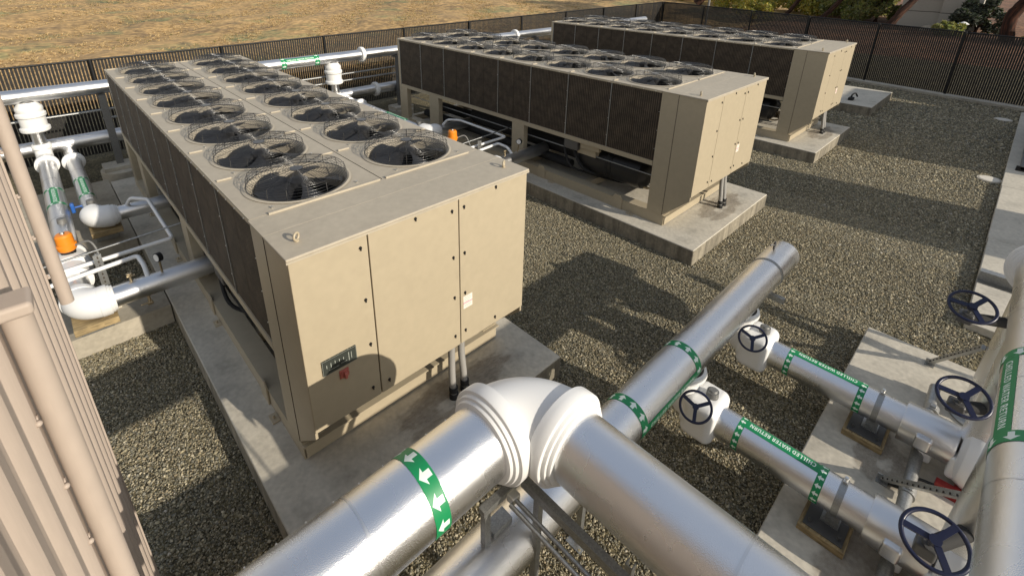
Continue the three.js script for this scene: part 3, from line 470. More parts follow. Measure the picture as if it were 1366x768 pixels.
// ------------------------------------------------------------------ return branches with valves, strainers, supports, pumps, risers
const branchLab = [['silver return branch with white valve, crossing to the pump nearer the header end cap', 'pump nearer the header end cap'], ['silver return branch with white valve, crossing to the pump nearer the big elbow', 'pump nearer the big elbow']];
[4.07, 2.84].forEach((x, i) => {
  const t = thing('return_branch', branchLab[i][0], 'pipe', [x, 0, 0], 'return branches'), r = 0.14, y = 0.44;
  part(t, 'pipe_jacket', [rod([0, y, 1.84], [0, y, 2.99], r, r, 56)], M.alu);
  const v = part(t, 'valve_cover', [rbox(-0.2, 0.2, y - 0.2, y + 0.19, 1.6, 1.89, 0.075, 6)], M.pvc, 'white insulated valve cover');
  part(v, 'drop_elbow', [quarter([0, y, 1.50], [0, 1, 0], [0, 0, 1], 0.16, 0.155, 16, 32), rod([0, y + 0.16, 1.50], [0, 0.80, 1.50], 0.155, 0.155, 32, true)], M.pvc); part(v, 'tee_collar', [lathe([[0.15, 0], [0.19, 0.0], [0.195, 0.02], [0.185, 0.06], [0.16, 0.065]], [0, 0.74, 1.50], [0, 1, 0], 36)], M.pvc); part(v, 'tee_collar', [lathe([[0.15, 0], [0.19, 0.0], [0.195, 0.02], [0.19, 0.05], [0.16, 0.055]], [0, y, 1.60], [0, 0, 1], 36)], M.pvc);
  part(t, 'valve_stem', [rod([0.02, y + 0.17, 1.77], [0.02, y + 0.25, 1.77], 0.055, 0.05, 20), rod([0.02, y + 0.25, 1.77], [0.02, y + 0.265, 1.77], 0.04, 0.03, 16)], M.steelGrey);
  part(t, 'wheel_shaft', rod([-0.12, y + 0.12, 1.72], [-0.26, y + 0.25, 1.745], 0.014), M.steelDark);
  handwheel(t, [-0.27, y + 0.26, 1.747], [-0.62, 0.74, 0.18], 0.125);
  arrowBand(t, 'z', [0, y, 0], 2.035, 2.085, r, 14, true); arrowBand(t, 'z', [0, y, 0], 2.635, 2.69, r, 14, true);
  part(t, 'text_tape', sleeve([0, y, 2.66], [0, 0, -1], [1, 0, 0], [0, 1, 0], r + 0.0016, 64, 106, 0.022, 0.577, 1, true), M.text, 'green strip printed CHILLED WATER RETURN');
  clamp(t, 'pipe_clamp', 'z', [0, y, 0], 2.80, r, 0.045, M.galv);
  part(t, 'clamp_bolt', [rod([0.03, y + r, 2.80], [0.03, y + r + 0.05, 2.80], 0.012), rbox(0.0, 0.06, y + r + 0.004, y + r + 0.028, 2.785, 2.815, 0.004)], M.screw);
  const s = part(t, 'strainer_jacket', [lathe([[0.14, 0], [0.172, 0.0], [0.176, 0.006], [0.176, 0.36], [0.17, 0.365], [0.1, 0.37]], [0, y, 2.98], [0, 0, 1], 48)], M.aluPlain);
  const cover = rbox(-0.215, -0.10, y - 0.055, y + 0.075, 3.09, 3.20, 0.02, 3); part(s, 'access_cover', cover, M.aluPlain);
  part(s, 'drain_port', [rbox(-0.10, 0.0, y - 0.24, y - 0.14, 3.14, 3.24, 0.02, 2)], M.pvc);
  // support under the clamp
  const u = thing('pipe_support', 'timber block and steel stand by the ' + branchLab[i][1], 'pipe support', [x, 0.15, 0], 'pipe supports');
  part(u, 'timber_block', rbox(-0.24, 0.24, 0.0, 0.065, 2.63, 2.94, 0.006), M.wood); part(u, 'base_plate', rbox(-0.215, 0.215, 0.065, 0.078, 2.655, 2.915, 0.003), M.steelDark);
  part(u, 'stand', [box(-0.03, 0.03, 0.078, 0.17, 2.78, 2.83), box(-0.10, 0.10, 0.078, 0.09, 2.74, 2.86), box(-0.05, -0.044, 0.09, 0.16, 2.76, 2.85)], M.galv);
  for (const [bx_, bz] of [[-0.17, 2.69], [-0.17, 2.88], [0.17, 2.69], [0.17, 2.88]]) part(u, 'anchor_bolt', rod([bx_, 0.078, bz], [bx_, 0.115, bz], 0.011, 0.011, 8), M.steelDark);
  // pump
  const p = thing('pump', 'white insulated pump body on a red base, ' + branchLab[i][1].replace('pump ', ''), 'pump', [x, 0.15, 0], 'pumps on the slab');
  part(p, 'base_frame', [box(-0.30, -0.24, 0.0, 0.10, 3.3, 4.6), box(0.24, 0.30, 0.0, 0.10, 3.3, 4.6), box(-0.24, 0.24, 0.02, 0.09, 3.42, 3.52), box(-0.24, 0.24, 0.02, 0.09, 4.1, 4.2)], M.red, 'red steel base frame');
  part(p, 'volute_cover', [lathe([[0, 0], [0.2, 0.0], [0.27, 0.03], [0.3, 0.08], [0.3, 0.16], [0.27, 0.21], [0.2, 0.24], [0, 0.24]], [0, 0.3, 3.36], [0, 0, 1], 40), rbox(-0.20, -0.08, 0.1, 0.32, 3.33, 3.42, 0.03, 3)], M.pvc);
  part(p, 'motor', [lathe([[0, 0], [0.14, 0.0], [0.17, 0.03], [0.17, 0.55], [0.13, 0.6], [0, 0.6]], [0, 0.3, 3.7], [0, 0, 1], 28)], M.steelGrey);
  part(p, 'drain_hose', [tube([[-0.30, 0.06, 3.30], [-0.33, 0.05, 3.2], [-0.45, 0.03, 3.19], [-0.5, 0.02, 3.1], [-0.52, 0.02, 3.04]], 0.012, 24, 8)], M.rubber);
});
[[2.84, 0.14, 0.30, [2.36, 1.05, 3.265]], [4.07, 0.14, 0.30, [3.78, 1.12, 3.24]], [4.97, 0.13, 0.16, [4.66, 1.44, 3.13]]].forEach(([x, r, y0, w], i) => {
  const t = thing('riser_pipe', ['silver riser with handwheel valve over the pump nearer the big elbow', 'silver riser with handwheel valve over the pump nearer the header end cap', 'silver riser with handwheel valve beside the white end elbow of the header'][i], 'pipe', [x, 0, 3.47], 'risers up to the pump header');
  part(t, 'pipe_jacket', [rod([0, y0, 0], [0, 1.64, 0], r, r, 48)], M.alu);
  if (i === 2) part(t, 'base_flange', [lathe([[r, 0], [0.2, 0], [0.2, 0.02], [r, 0.03]], [0, 0.15, 0], [0, 1, 0], 32)], M.galv);
  const wx = w[0] - x, wy = w[1], wz = w[2] - 3.47, n = V(-0.40, 0.88, 0.05).normalize(), g = [wx - n.x * 0.16, wy - n.y * 0.16, wz - n.z * 0.16];
  part(t, 'valve_neck', [rod([0.0, g[1] - 0.02, 0], [g[0], g[1], g[2]], 0.05, 0.045, 14)], M.rubber);
  part(t, 'gearbox', [rbox(g[0] - 0.06, g[0] + 0.05, g[1] - 0.05, g[1] + 0.045, g[2] - 0.06, g[2] + 0.05, 0.016, 2), rod([g[0], g[1], g[2]], [wx - n.x * 0.09, wy - n.y * 0.09, wz - n.z * 0.09], 0.05, 0.034, 18)], M.steelDark);
  part(t, 'wheel_shaft', rod(g, [wx, wy, wz], 0.012), M.steelGrey);
  handwheel(t, [wx, wy, wz], [n.x, n.y, n.z], 0.158);
});
{ // small pieces on the slab
  const d = thing('drain_pipe', 'thin galvanised pipe lying across the pump slab', 'pipe'); part(d, 'pipe_jacket', rod([1.2, 0.24, 3.18], [5.05, 0.24, 3.14], 0.045, 0.045, 20), M.galv);
  for (const x of [3.45, 4.62]) part(d, 'coupling', [rod([x, 0.24, 3.16], [x + 0.09, 0.24, 3.16], 0.056, 0.056, 16), rbox(x + 0.02, x + 0.07, 0.19, 0.31, 3.135, 3.185, 0.008)], M.galv); part(d, 'pipe_foot', [box(2.1, 2.2, 0.15, 0.2, 3.1, 3.25), box(4.3, 4.4, 0.15, 0.2, 3.08, 3.22)], M.galv);
  const slots = (a, b, n) => { const l = [beam(a, b, 0.041, 0.006)]; const A = V(...a), B = V(...b); for (let k = 0; k < n; k++) { const q = A.clone().lerp(B, (k + 0.5) / n); l.push(box(q.x - 0.012, q.x + 0.012, q.y + 0.022, q.y + 0.025, q.z - 0.006, q.z + 0.006)); } return l; };
  [[[5.55, 0.19, 3.05], [4.99, 0.92, 3.32]], [[3.55, 0.19, 3.0], [2.92, 0.98, 3.36]]].forEach(([a, b], i) => {
    const t = thing('strut_brace', ['perforated steel brace from the slab to the riser beside the header elbow', 'perforated steel brace from the slab to the riser nearer the big elbow'][i], 'brace', [0, 0, 0], 'riser braces');
    part(t, 'channel', [beam(a, b, 0.045, 0.03)], M.galv);
    const A = V(...a), B = V(...b), hs = []; for (let k = 0; k < 14; k++) { const q = A.clone().lerp(B, (k + 0.5) / 14); hs.push(new THREE.SphereGeometry(0.009, 6, 4).scale(1, 1, 0.6).translate(q.x - 0.016, q.y + 0.006, q.z - 0.016).toNonIndexed()); } part(t, 'slots', hs, M.seam).userData.kind = 'stuff';
    part(t, 'foot_bracket', [box(a[0] - 0.04, a[0] + 0.06, 0.15, 0.16, a[2] - 0.04, a[2] + 0.04), box(a[0] - 0.005, a[0] + 0.005, 0.16, 0.22, a[2] - 0.04, a[2] + 0.04)], M.galv);
  });
  const c = thing('steel_channel', 'wide steel channel beam spanning beneath the white end elbow', 'beam'); part(c, 'web', [box(5.98, 5.99, 1.12, 1.24, 3.14, 5.2), box(5.9, 5.99, 1.24, 1.25, 3.14, 5.2), box(5.9, 5.99, 1.11, 1.12, 3.14, 5.2)], M.galv);
  part(c, 'post', [box(5.92, 5.98, 0.0, 1.11, 4.9, 4.96)], M.galv); part(c, 'post', [box(5.92, 5.98, 0.0, 1.11, 3.6, 3.66)], M.galv);
  const h = thing('added_shadow_conduit', 'thin unseen steel conduit added above the header pipes for its shadow line', 'conduit'); part(h, 'conduit', rod([-1.08, 2.32, 3.05], [0.55, 2.32, 3.05], 0.035, 0.035, 12), M.galv); part(h, 'hanger', [rod([0.5, 2.0, 3.43], [0.5, 2.34, 3.05], 0.012), rod([-0.9, 2.0, 3.43], [-0.9, 2.34, 3.05], 0.012)], M.galv);  // out-of-view conduit added to cast a thin shadow line on the gravel
}
{ // strut rack below the elbow
  const t = thing('strut_rack', 'galvanised strut rack with two rods under the white elbow', 'pipe rack');
  part(t, 'channel', [box(0.575, 0.58, 1.44, 1.50, 1.56, 3.0), box(0.58, 0.62, 1.495, 1.50, 1.56, 3.0), box(0.58, 0.62, 1.44, 1.445, 1.56, 3.0)], M.galv);
  part(t, 'channel', [box(0.90, 0.945, 1.44, 1.50, 1.3, 3.0)], M.galv);
  part(t, 'threaded_rod', rod([0.47, 1.5, 1.6], [0.47, 1.5, 3.0], 0.012), M.galv); part(t, 'threaded_rod', rod([0.43, 1.5, 1.62], [0.43, 1.5, 3.0], 0.012), M.galv);
  part(t, 'cross_arm', [box(0.3, 1.0, 1.45, 1.49, 1.51, 1.555)], M.galv); part(t, 'cross_arm', [box(0.36, 1.0, 1.40, 1.438, 2.62, 2.66)], M.galv);
  for (const [x, z] of [[0.62, 1.66], [0.36, 1.5], [0.7, 2.2]]) part(t, 'post', [box(x - 0.02, x - 0.015, 0.0, 1.44, z - 0.02, z + 0.02), box(x - 0.015, x + 0.02, 0.0, 1.44, z - 0.02, z - 0.015), box(x - 0.015, x + 0.02, 0, 1.44, z + 0.015, z + 0.02)], M.galv);
  part(t, 'spring_nut', [rbox(0.44, 0.50, 1.48, 1.53, 1.58, 1.63, 0.008)], M.screw); part(t, 'angle_bracket', [box(0.28, 0.42, 1.425, 1.43, 1.3, 1.42), box(0.28, 0.285, 1.34, 1.43, 1.3, 1.42)], M.galv);
}

// ------------------------------------------------------------------ pipework behind and between the chillers
{
  const rU = 0.13, zU = -9.35, yU = 1.90, rL = 0.138, zL = -9.45, yL = 0.87;
  const u = thing('upper_rear_header', 'upper silver pipe running along the fence behind the chillers', 'pipe', [0, 0, 0], 'rear headers'); part(u, 'pipe_jacket', rod([-4, yU, zU], [20, yU, zU], rU, rU, 40), M.aluPlain);
  arrowBand(u, 'x', [0, yU, zU], 3.5, 3.62, rU, 8, false); arrowBand(u, 'x', [0, yU, zU], 4.34, 4.46, rU, 8, false);
  part(u, 'text_tape', sleeve([0, yU, zU], [1, 0, 0], [0, 0, 1], [0, 1, 0], rU + 0.0016, 20, 62, 3.6, 4.36, 1, true), M.text, 'green strip printed CHILLED WATER RETURN');
  for (const x of [5.7, 11.6, 17]) part(u, 'flange_cover', [lathe([[rU, -0.05], [0.19, -0.05], [0.2, -0.03], [0.2, 0.03], [0.19, 0.05], [rU, 0.05]], [x, yU, zU], [1, 0, 0], 36)], M.pvc);
  const l = thing('lower_rear_header', 'lower silver pipe running along the fence behind the chillers', 'pipe', [0, 0, 0], 'rear headers'); part(l, 'pipe_jacket', rod([-4, yL, zL], [20, yL, zL], rL, rL, 40), M.aluPlain);
  for (const x of [6.1, 11.9]) part(l, 'flange_cover', [lathe([[rL, -0.05], [0.19, -0.05], [0.2, -0.03], [0.2, 0.03], [0.19, 0.05], [rL, 0.05]], [x, yL, zL], [1, 0, 0], 36)], M.pvc);
  const k = thing('rear_conduits', 'two thin parallel conduits strung between the rear headers', 'conduit'); part(k, 'conduit', rod([-4, 1.40, -9.55], [20, 1.40, -9.55], 0.022, 0.022, 8), M.galv); part(k, 'conduit', rod([-0.1, 1.22, -9.55], [20, 1.22, -9.55], 0.022, 0.022, 8), M.galv);
  [[-0.05, 'grey steel post holding the rear headers beside the corrugated wall chiller'], [6.75, 'grey steel post holding the rear headers behind the middle chiller'], [12.6, 'grey steel post holding the rear headers behind the chiller by the vacant pad']].forEach(([x, lab]) => {
    const t = thing('header_post', lab, 'post', [x, 0, 0], 'header posts'); part(t, 'post', [box(-0.06, 0.06, 0.34, 1.76, -9.29, -9.17)], M.steelGrey); part(t, 'bracket', [box(-0.05, 0.05, 1.71, 1.765, -9.45, -9.29), box(-0.05, 0.05, 0.68, 0.73, -9.55, -9.29)], M.steelGrey);
    part(t, 'footing', [lathe([[0, 0.26], [0.34, 0.26], [0.36, 0.24], [0.36, 0], [0, 0]], [0, 0, -9.2], [0, 1, 0], 28), rbox(-0.3, 0.3, 0.26, 0.34, -9.42, -8.98, 0.01)], M.concrete);
  });
  const rings = (y, n) => n.map(([r, a]) => [r, y + a]);
  const sets = [[0, 'beside the corrugated wall'], [5.983, 'between the two chillers']];
  for (const [dx, where] of sets) {
    // feed with motor valve
    const t = thing('feed_pipe_run', 'silver pipe run with orange valve motor ' + where, 'pipe', [dx, 0, 0], 'feed pipe runs'), r = 0.13, x = -1.14, y = 0.7;
    part(t, 'drop_pipe', rod([x, 0.88, zU], [x, 1.78, zU], 0.105, 0.105, 32), M.aluPlain);
    part(t, 'coupling_cover', [lathe([[0.105, 1.24], [0.21, 1.24], [0.225, 1.26], [0.225, 1.31], [0.195, 1.34], [0.2, 1.5], [0.225, 1.53], [0.225, 1.58], [0.195, 1.61], [0.205, 1.65], [0.2, 1.70], [0.13, 1.79]], [x, 0, zU], [0, 1, 0], 36)], M.pvc);
    const e = part(t, 'elbow_cover', [quarter([x, y, zU], [0, 1, 0], [0, 0, 1], 0.2, 0.13, 14, 28)], M.pvc);
    part(e, 'collar', collar([x, y + 0.24, zU], [0, 1, 0], 0.115, 1.3), M.pvc); part(e, 'collar', collar([x, y, zU + 0.5], [0, 0, 1], 0.132, 1.6), M.pvc);
    part(t, 'pipe_jacket', rod([x, y, zU + 0.2], [x, y, -3.56], r, r, 40), M.aluPlain);
    part(t, 'jacket_band', [sleeve([x, y, 0], ...AX.z, r + 0.0015, 0, 360, -5.85, -5.84, 1), sleeve([x, y, 0], ...AX.z, r + 0.0015, 0, 360, -7.65, -7.64, 1)], M.galv);
    arrowBand(t, 'z', [x, y, 0], -7.16, -7.08, r, 8, true); arrowBand(t, 'z', [x, y, 0], -6.46, -6.38, r, 8, true);
    part(t, 'text_tape', sleeve([x, y, -6.42], [0, 0, -1], [1, 0, 0], [0, 1, 0], r + 0.0016, 66, 112, 0, 0.69, 1, true), M.text, 'green strip printed CHILLED WATER RETURN');
    part(t, 'thermowell', [rod([x + 0.02, y + r - 0.01, -5.6], [x + 0.02, y + r + 0.06, -5.6], 0.055, 0.05, 18)], M.steelGrey);
    const v = part(t, 'valve_cover', [lathe([[0.115, -0.42], [0.18, -0.42], [0.19, -0.40], [0.19, -0.33], [0.165, -0.3], [0.165, -0.14], [0.2, -0.12], [0.21, -0.02], [0.2, 0.06], [0.165, 0.09], [0.165, 0.28], [0.18, 0.3], [0.18, 0.36], [0.115, 0.38]], [x, y, -4.35], [0, 0, 1], 40)], M.pvc);
    const m = part(t, 'valve_motor', [lathe([[0, 0], [0.085, 0.0], [0.095, 0.015], [0.095, 0.05], [0.105, 0.055], [0.105, 0.075], [0.09, 0.085], [0.088, 0.19], [0.07, 0.215], [0, 0.22]], [x + 0.02, y + 0.24, -4.42], [0, 1, 0], 28)], M.orange, 'orange valve motor housing');
    part(m, 'motor_base', [rod([x + 0.02, y + 0.17, -4.42], [x + 0.02, y + 0.24, -4.42], 0.07, 0.08, 20)], M.black); part(m, 'indicator', [rod([x + 0.02, y + 0.46, -4.42], [x + 0.02, y + 0.48, -4.42], 0.025, 0.02, 12)], M.screw);
    part(t, 'flexible_conduit', tube([[x + 0.1, y + 0.3, -4.36], [x + 0.24, y + 0.32, -4.3], [x + 0.28, y + 0.15, -4.2], [x + 0.2, y + 0.0, -4.08], [x + 0.1, y - 0.02, -4.0]], 0.013, 24, 8), M.steelGrey);
    const e2 = part(t, 'elbow_cover', [quarter([x, y, -3.36], [0, 0, -1], [1, 0, 0], 0.2, 0.168, 20, 36)], M.pvc); part(e2, 'collar', collar([x + 0.22, y, -3.36], [1, 0, 0], 0.125, 1.8), M.pvc); part(e2, 'collar', collar([x, y, -3.58], [0, 0, -1], 0.13, 1.5), M.pvc);
    part(t, 'pipe_jacket', rod([x + 0.2, y, -3.36], [0.45, y, -3.36], 0.118, 0.118, 40), M.aluPlain);
    part(t, 'drain_valve', [rod([-0.66, y + 0.1, -3.4], [-0.66, y + 0.19, -3.4], 0.016), rod([-0.69, y + 0.17, -3.4], [-0.61, y + 0.17, -3.4], 0.012), rbox(-0.69, -0.63, y + 0.18, y + 0.21, -3.42, -3.38, 0.01)], M.brass);
    part(t, 'drain_valve', [rod([-0.55, y - 0.19, -3.32], [-0.55, y - 0.1, -3.34], 0.015), rbox(-0.58, -0.52, y - 0.22, y - 0.18, -3.34, -3.29, 0.012), rod([-0.64, y - 0.19, -3.31], [-0.56, y - 0.19, -3.31], 0.009)], M.brass);
    part(t, 'timber_block', rbox(x - 0.12, x + 0.28, 0.445, 0.525, -3.6, -3.24, 0.006), M.wood); part(t, 'block_pedestal', rbox(x - 0.08, x + 0.22, 0.262, 0.445, -3.66, -3.5, 0.006), M.galv);
    // return run
    const q = thing('outlet_pipe_run', 'silver pipe run with white bulb elbow into the chiller ' + where, 'pipe', [dx, 0, 0], 'outlet pipe runs'), X = -0.765;
    part(q, 'pipe_jacket', rod([X, y, zL], [X, y, -5.91], 0.11, 0.11, 40), M.aluPlain);
    part(q, 'collar', [collar([X, y, -8.78], [0, 0, -1], 0.118, 1.6), lathe([[0.107, 0], [0.165, 0], [0.175, 0.02], [0.175, 0.07], [0.155, 0.09], [0.107, 0.1]], [X, y, -8.77], [0, 0, 1], 36)], M.pvc);
    arrowBand(q, 'z', [X, y, 0], -7.44, -7.36, 0.11, 8, false); arrowBand(q, 'z', [X, y, 0], -6.62, -6.54, 0.11, 8, false);
    part(q, 'text_tape', sleeve([X, y, -6.58], [0, 0, -1], [1, 0, 0], [0, 1, 0], 0.1116, 64, 112, 0, 0.82, 1, true), M.text, 'green strip printed CHILLED WATER RETURN');
    part(q, 'jacket_band', [sleeve([X, y, 0], ...AX.z, 0.1115, 0, 360, -7.9, -7.89, 1)], M.galv);
    part(q, 'thermowell', [rod([X + 0.01, y + 0.1, -6.1], [X + 0.01, y + 0.17, -6.1], 0.052, 0.048, 18)], M.steelGrey);
    part(q, 'ball_valve', [rod([X - 0.2, y + 0.05, -6.25], [X - 0.08, y + 0.05, -6.25], 0.014), rbox(X - 0.23, X - 0.18, y - 0.03, y + 0.13, -6.29, -6.21, 0.02, 2)], M.blue);
    const e3 = part(q, 'elbow_cover', [quarter([X, y, -5.72], [0, 0, -1], [1, 0, 0], 0.2, 0.165, 20, 36)], M.pvc); part(e3, 'collar', collar([X + 0.22, y, -5.72], [1, 0, 0], 0.112, 1.8), M.pvc); part(e3, 'collar', collar([X, y, -5.94], [0, 0, -1], 0.112, 1.3), M.pvc);
    part(q, 'pipe_jacket', rod([X + 0.2, y, -5.72], [0.45, y, -5.72], 0.108, 0.108, 40), M.aluPlain);
    part(q, 'timber_block', rbox(X - 0.1, X + 0.28, 0.45, 0.53, -5.96, -5.6, 0.006), M.wood); part(q, 'block_pedestal', rbox(X - 0.06, X + 0.22, 0.262, 0.45, -6.02, -5.86, 0.006), M.galv);
    // small white lines
    const w = thing('white_conduit_run', 'thin white conduit lines bending between the pipe runs ' + where, 'conduit', [dx, 0, 0], 'white conduit runs');
    part(w, 'conduit', bentPipe([[-1.6, 0.86, -4.02], [-0.11, 0.91, -3.95], [-0.12, 0.93, -5.4], [-0.3, 0.93, -5.62], [-0.36, 0.8, -5.72]], 0.026, 0.06), M.pvc);
    part(w, 'conduit', bentPipe([[-1.6, 0.84, -3.78], [-0.52, 0.92, -3.74], [-0.50, 0.9, -3.5], [-0.50, 0.79, -3.36]], 0.026, 0.05), M.pvc);
    part(w, 'thin_conduit', rod([-1.5, 0.92, -4.15], [0.35, 1.06, -4.02], 0.011, 0.011, 8), M.galv);
    const st = part(w, 'strut_post', [box(-0.90, -0.86, 0.262, 1.02, -3.92, -3.912), box(-0.90, -0.892, 0.262, 1.02, -3.91, -3.88), box(-0.868, -0.86, 0.262, 1.02, -3.91, -3.88), box(-0.92, -0.84, 0.3, 1.02, -3.88, -3.874)], M.galv); const sl = []; for (let i = 0; i < 12; i++) sl.push(box(-0.888, -0.872, 0.36 + i * 0.055, 0.39 + i * 0.055, -3.874, -3.872)); part(st, 'slots', sl, M.seam).userData.kind = 'stuff'; part(st, 'strut_foot', box(-0.96, -0.8, 0.0, 0.3, -3.96, -3.84), M.concrete);
    const gb = thing('gauge', 'round pressure gauge on a stem beside the pipe ' + where, 'gauge', [dx, 0, 0], 'gauges'); part(gb, 'stem', rod([-0.36, y + 0.1, -3.36], [-0.36, y + 0.3, -3.33], 0.012), M.brass); const fc = part(gb, 'case', [rod([-0.34, y + 0.33, -3.33], [-0.385, y + 0.335, -3.31], 0.055, 0.055, 22)], M.black); part(fc, 'dial', [rod([-0.385, y + 0.335, -3.31], [-0.388, y + 0.3353, -3.3087], 0.045, 0.045, 22)], M.gaugeFace);
  }
}
// ------------------------------------------------------------------ corrugated wall by the camera
{
  const t = thing('corrugated_wall', 'beige ribbed metal screen wall with round bolted posts', 'wall');
  const P = 0.221, panel = n => {
    const pts = []; for (let k = 0; k < n; k++) { const z = k * P; pts.push([z, 0], [z + 0.115, 0], [z + 0.124, 0.002], [z + 0.136, 0.02], [z + 0.146, 0.026], [z + 0.19, 0.026], [z + 0.2, 0.02], [z + 0.212, 0.002]); } pts.push([n * P, 0]);
    const back = pts.map(([a, b]) => [a, b - 0.002]).reverse(); return toCreasedNormals(extrude([...pts, ...back], 4.75), 0.5);
  };
  const g = panel(4); g.rotateX(-Math.PI / 2); g.rotateY(-Math.PI / 2);   // profile length -> z, depth -> x
  const gm = metres(g); gm.computeBoundingBox(); const bb = gm.boundingBox; gm.translate(-bb.min.x, -bb.min.y, -bb.min.z);
  for (let k = 0; k < 7; k++) { const m = part(t, 'wall_panel', gm, M.wall); m.position.set(-1.135, 0, -0.40 + k * P * 4); }
  part(t, 'end_trim', [box(-1.15, -1.108, 0, 4.75, -0.418, -0.401)], M.wall);
  const post = (x, z, y0, y1, cap) => { const q = part(t, 'post', [rod([x, y0, z], [x, y1, z], 0.032, 0.032, 28)], M.wall);
    for (let y = y0 + 0.2; y < y1 - 0.1; y += 0.24) part(q, 'bolt', [rod([x - 0.033, y, z + 0.026], [x - 0.05, y, z + 0.026], 0.012, 0.012, 8), new THREE.SphereGeometry(0.009, 8, 6).translate(x - 0.034, y, z + 0.046).toNonIndexed()], M.wall); if (cap) part(q, 'post_cap', [rbox(x - 0.2, x + 0.04, y1 - 0.002, y1 + 0.036, z - 0.05, z + 0.05, 0.012, 3)], M.wall); };
  post(-1.071, 1.29, 2.15, 3.39, true); post(-1.071, 1.29, 0, 1.35, false); post(-1.067, -0.65 + 0.2, 2.42, 4.75, false);
  part(t, 'top_rail', rod([-1.1, 4.77, -0.42], [-1.1, 4.77, 5.78], 0.036, 0.036, 20), M.wall);
}
// ------------------------------------------------------------------ slat fences
function fence(label, a, b, h0, h1, posts, bow) {
  const t = thing('slat_fence', label, 'fence'), A = V(a[0], 0, a[1]), B = V(b[0], 0, b[1]), d = B.clone().sub(A), L = d.length(); d.normalize(); const nrm = V(-d.z, 0, d.x), ang = Math.atan2(-d.z, d.x);
  const H = s => h0 + (h1 - h0) * s / L;
  const N = Math.floor(L / 0.062), sg = new THREE.BoxGeometry(bow, 1, 0.009), rest = [];
  const slotG = metres(sg);
  const wires = [];
  for (let k = 0; k < N; k++) {
    const s = (k + 0.5) * L / N, h = H(s) - 0.11;
    if (k >= 300) { const p = A.clone().addScaledVector(d, s), g = slotG.clone().scale(1, h, 1).rotateY(ang + (hash(k, 3, 8) - 0.5) * 0.12); g.translate(p.x, 0.09 + h / 2, p.z); rest.push(g); continue; }
    const m = part(t, 'slat', slotG, M.slat); m.position.copy(A).addScaledVector(d, s).setY(0.09 + h / 2); m.scale.y = h; m.rotation.y = ang + (hash(k, 3, 8) - 0.5) * 0.12; m.rotation.z = 0;
  }
  for (let k = -22; k < L / 0.1; k += 2) for (const sg of [1, -1]) { // woven wire, one diagonal each way
    let s0 = k * 0.1, s1 = s0 + 2.2, y0 = 0.06, y1 = 2.1; if (sg < 0) [y0, y1] = [y1, y0]; if (s0 < 0) { y0 += (y1 - y0) * (-s0) / 2.2; s0 = 0; } if (s1 > L) { y1 = y0 + (y1 - y0) * (L - s0) / (s1 - s0); s1 = L; }
    if (s1 - s0 < 0.1) continue; const p = A.clone().addScaledVector(d, s0).addScaledVector(nrm, 0.012), q = A.clone().addScaledVector(d, s1).addScaledVector(nrm, 0.012); wires.push(beam([p.x, y0, p.z], [q.x, y1, q.z], 0.0022, 0.0022));
  }
  if (rest.length) part(t, 'far_slats', rest, M.slat).userData.kind = 'stuff';
  const w = part(t, 'wire_mesh', wires, M.blackMetal); w.userData.kind = 'stuff';
  const rail = (y0, y1) => rod([A.x, h0 - y0, A.z], [B.x, h1 - y0, B.z], 0.022, 0.022, 10);
  part(t, 'top_rail', rail(0), M.blackMetal); part(t, 'bottom_wire', rod([A.x, 0.09, A.z], [B.x, 0.09, B.z], 0.006, 0.006, 6), M.blackMetal);
  for (const s of posts) { const p = A.clone().addScaledVector(d, s).addScaledVector(nrm, 0.045); part(t, 'post', [rod([p.x, 0, p.z], [p.x, H(s) + 0.02, p.z], 0.04, 0.04, 14)], M.blackMetal); }
  return t;
}
fence('long black slat fence between the yard and the dry field', [-2.2, -11], [24.45, -11], 2.17, 2.38, [2.24, 4.9, 7.62, 10.34, 13.1, 15.8, 18.55, 21.3, 24.05, 26.6], 0.044);
fence('black slat fence along the mulch bank and trees', [24.5, -11], [21.3, 6.2], 2.38, 2.12, [0.05, 2.5, 5.0, 7.5, 10.0, 12.5, 15.0, 17.5], 0.0495);
{ const c = thing('fence_curb', 'low concrete curb beneath the fence by the trees', 'curb'); part(c, 'curb', [beam([24.42, 0.03, -11], [20.82, 0.03, 8.3], 0.2, 0.16)].map(g => g), M.concrete); }
{ const p = thing('light_pole', 'thin grey steel pole rising behind the fence corner', 'pole'); part(p, 'pole', rod([28.6, -0.05, -10.4], [28.6, 6.5, -10.4], 0.07, 0.05, 12), M.steelGrey); part(p, 'base', rod([28.6, -0.05, -10.4], [28.6, 0.3, -10.4], 0.16, 0.14, 14), M.concrete); part(p, 'lamp_arm', [rod([28.6, 6.4, -10.4], [27.8, 6.6, -10.4], 0.03), rbox(27.3, 27.8, 6.56, 6.66, -10.5, -10.3, 0.03)], M.steelGrey); }
// cleanout covers in the gravel
[[13.48, 3.03, 'pale round cleanout cover in the gravel between the two shadow bands'], [19.84, 2.9, 'pale round cleanout cover in the gravel near the fence']].forEach(([x, z, l]) => { const t = thing('cleanout_cover', l, 'cover', [x, 0, z], 'cleanout covers'); part(t, 'lid', [lathe([[0, 0.035], [0.16, 0.035], [0.17, 0.028], [0.175, 0], [0.0, 0]], [0, 0, 0], [0, 1, 0], 28)], M.cover); part(t, 'rim', [lathe([[0.178, 0], [0.178, 0.03], [0.2, 0.03], [0.205, 0]], [0, 0, 0], [0, 1, 0], 28)], M.concrete); });
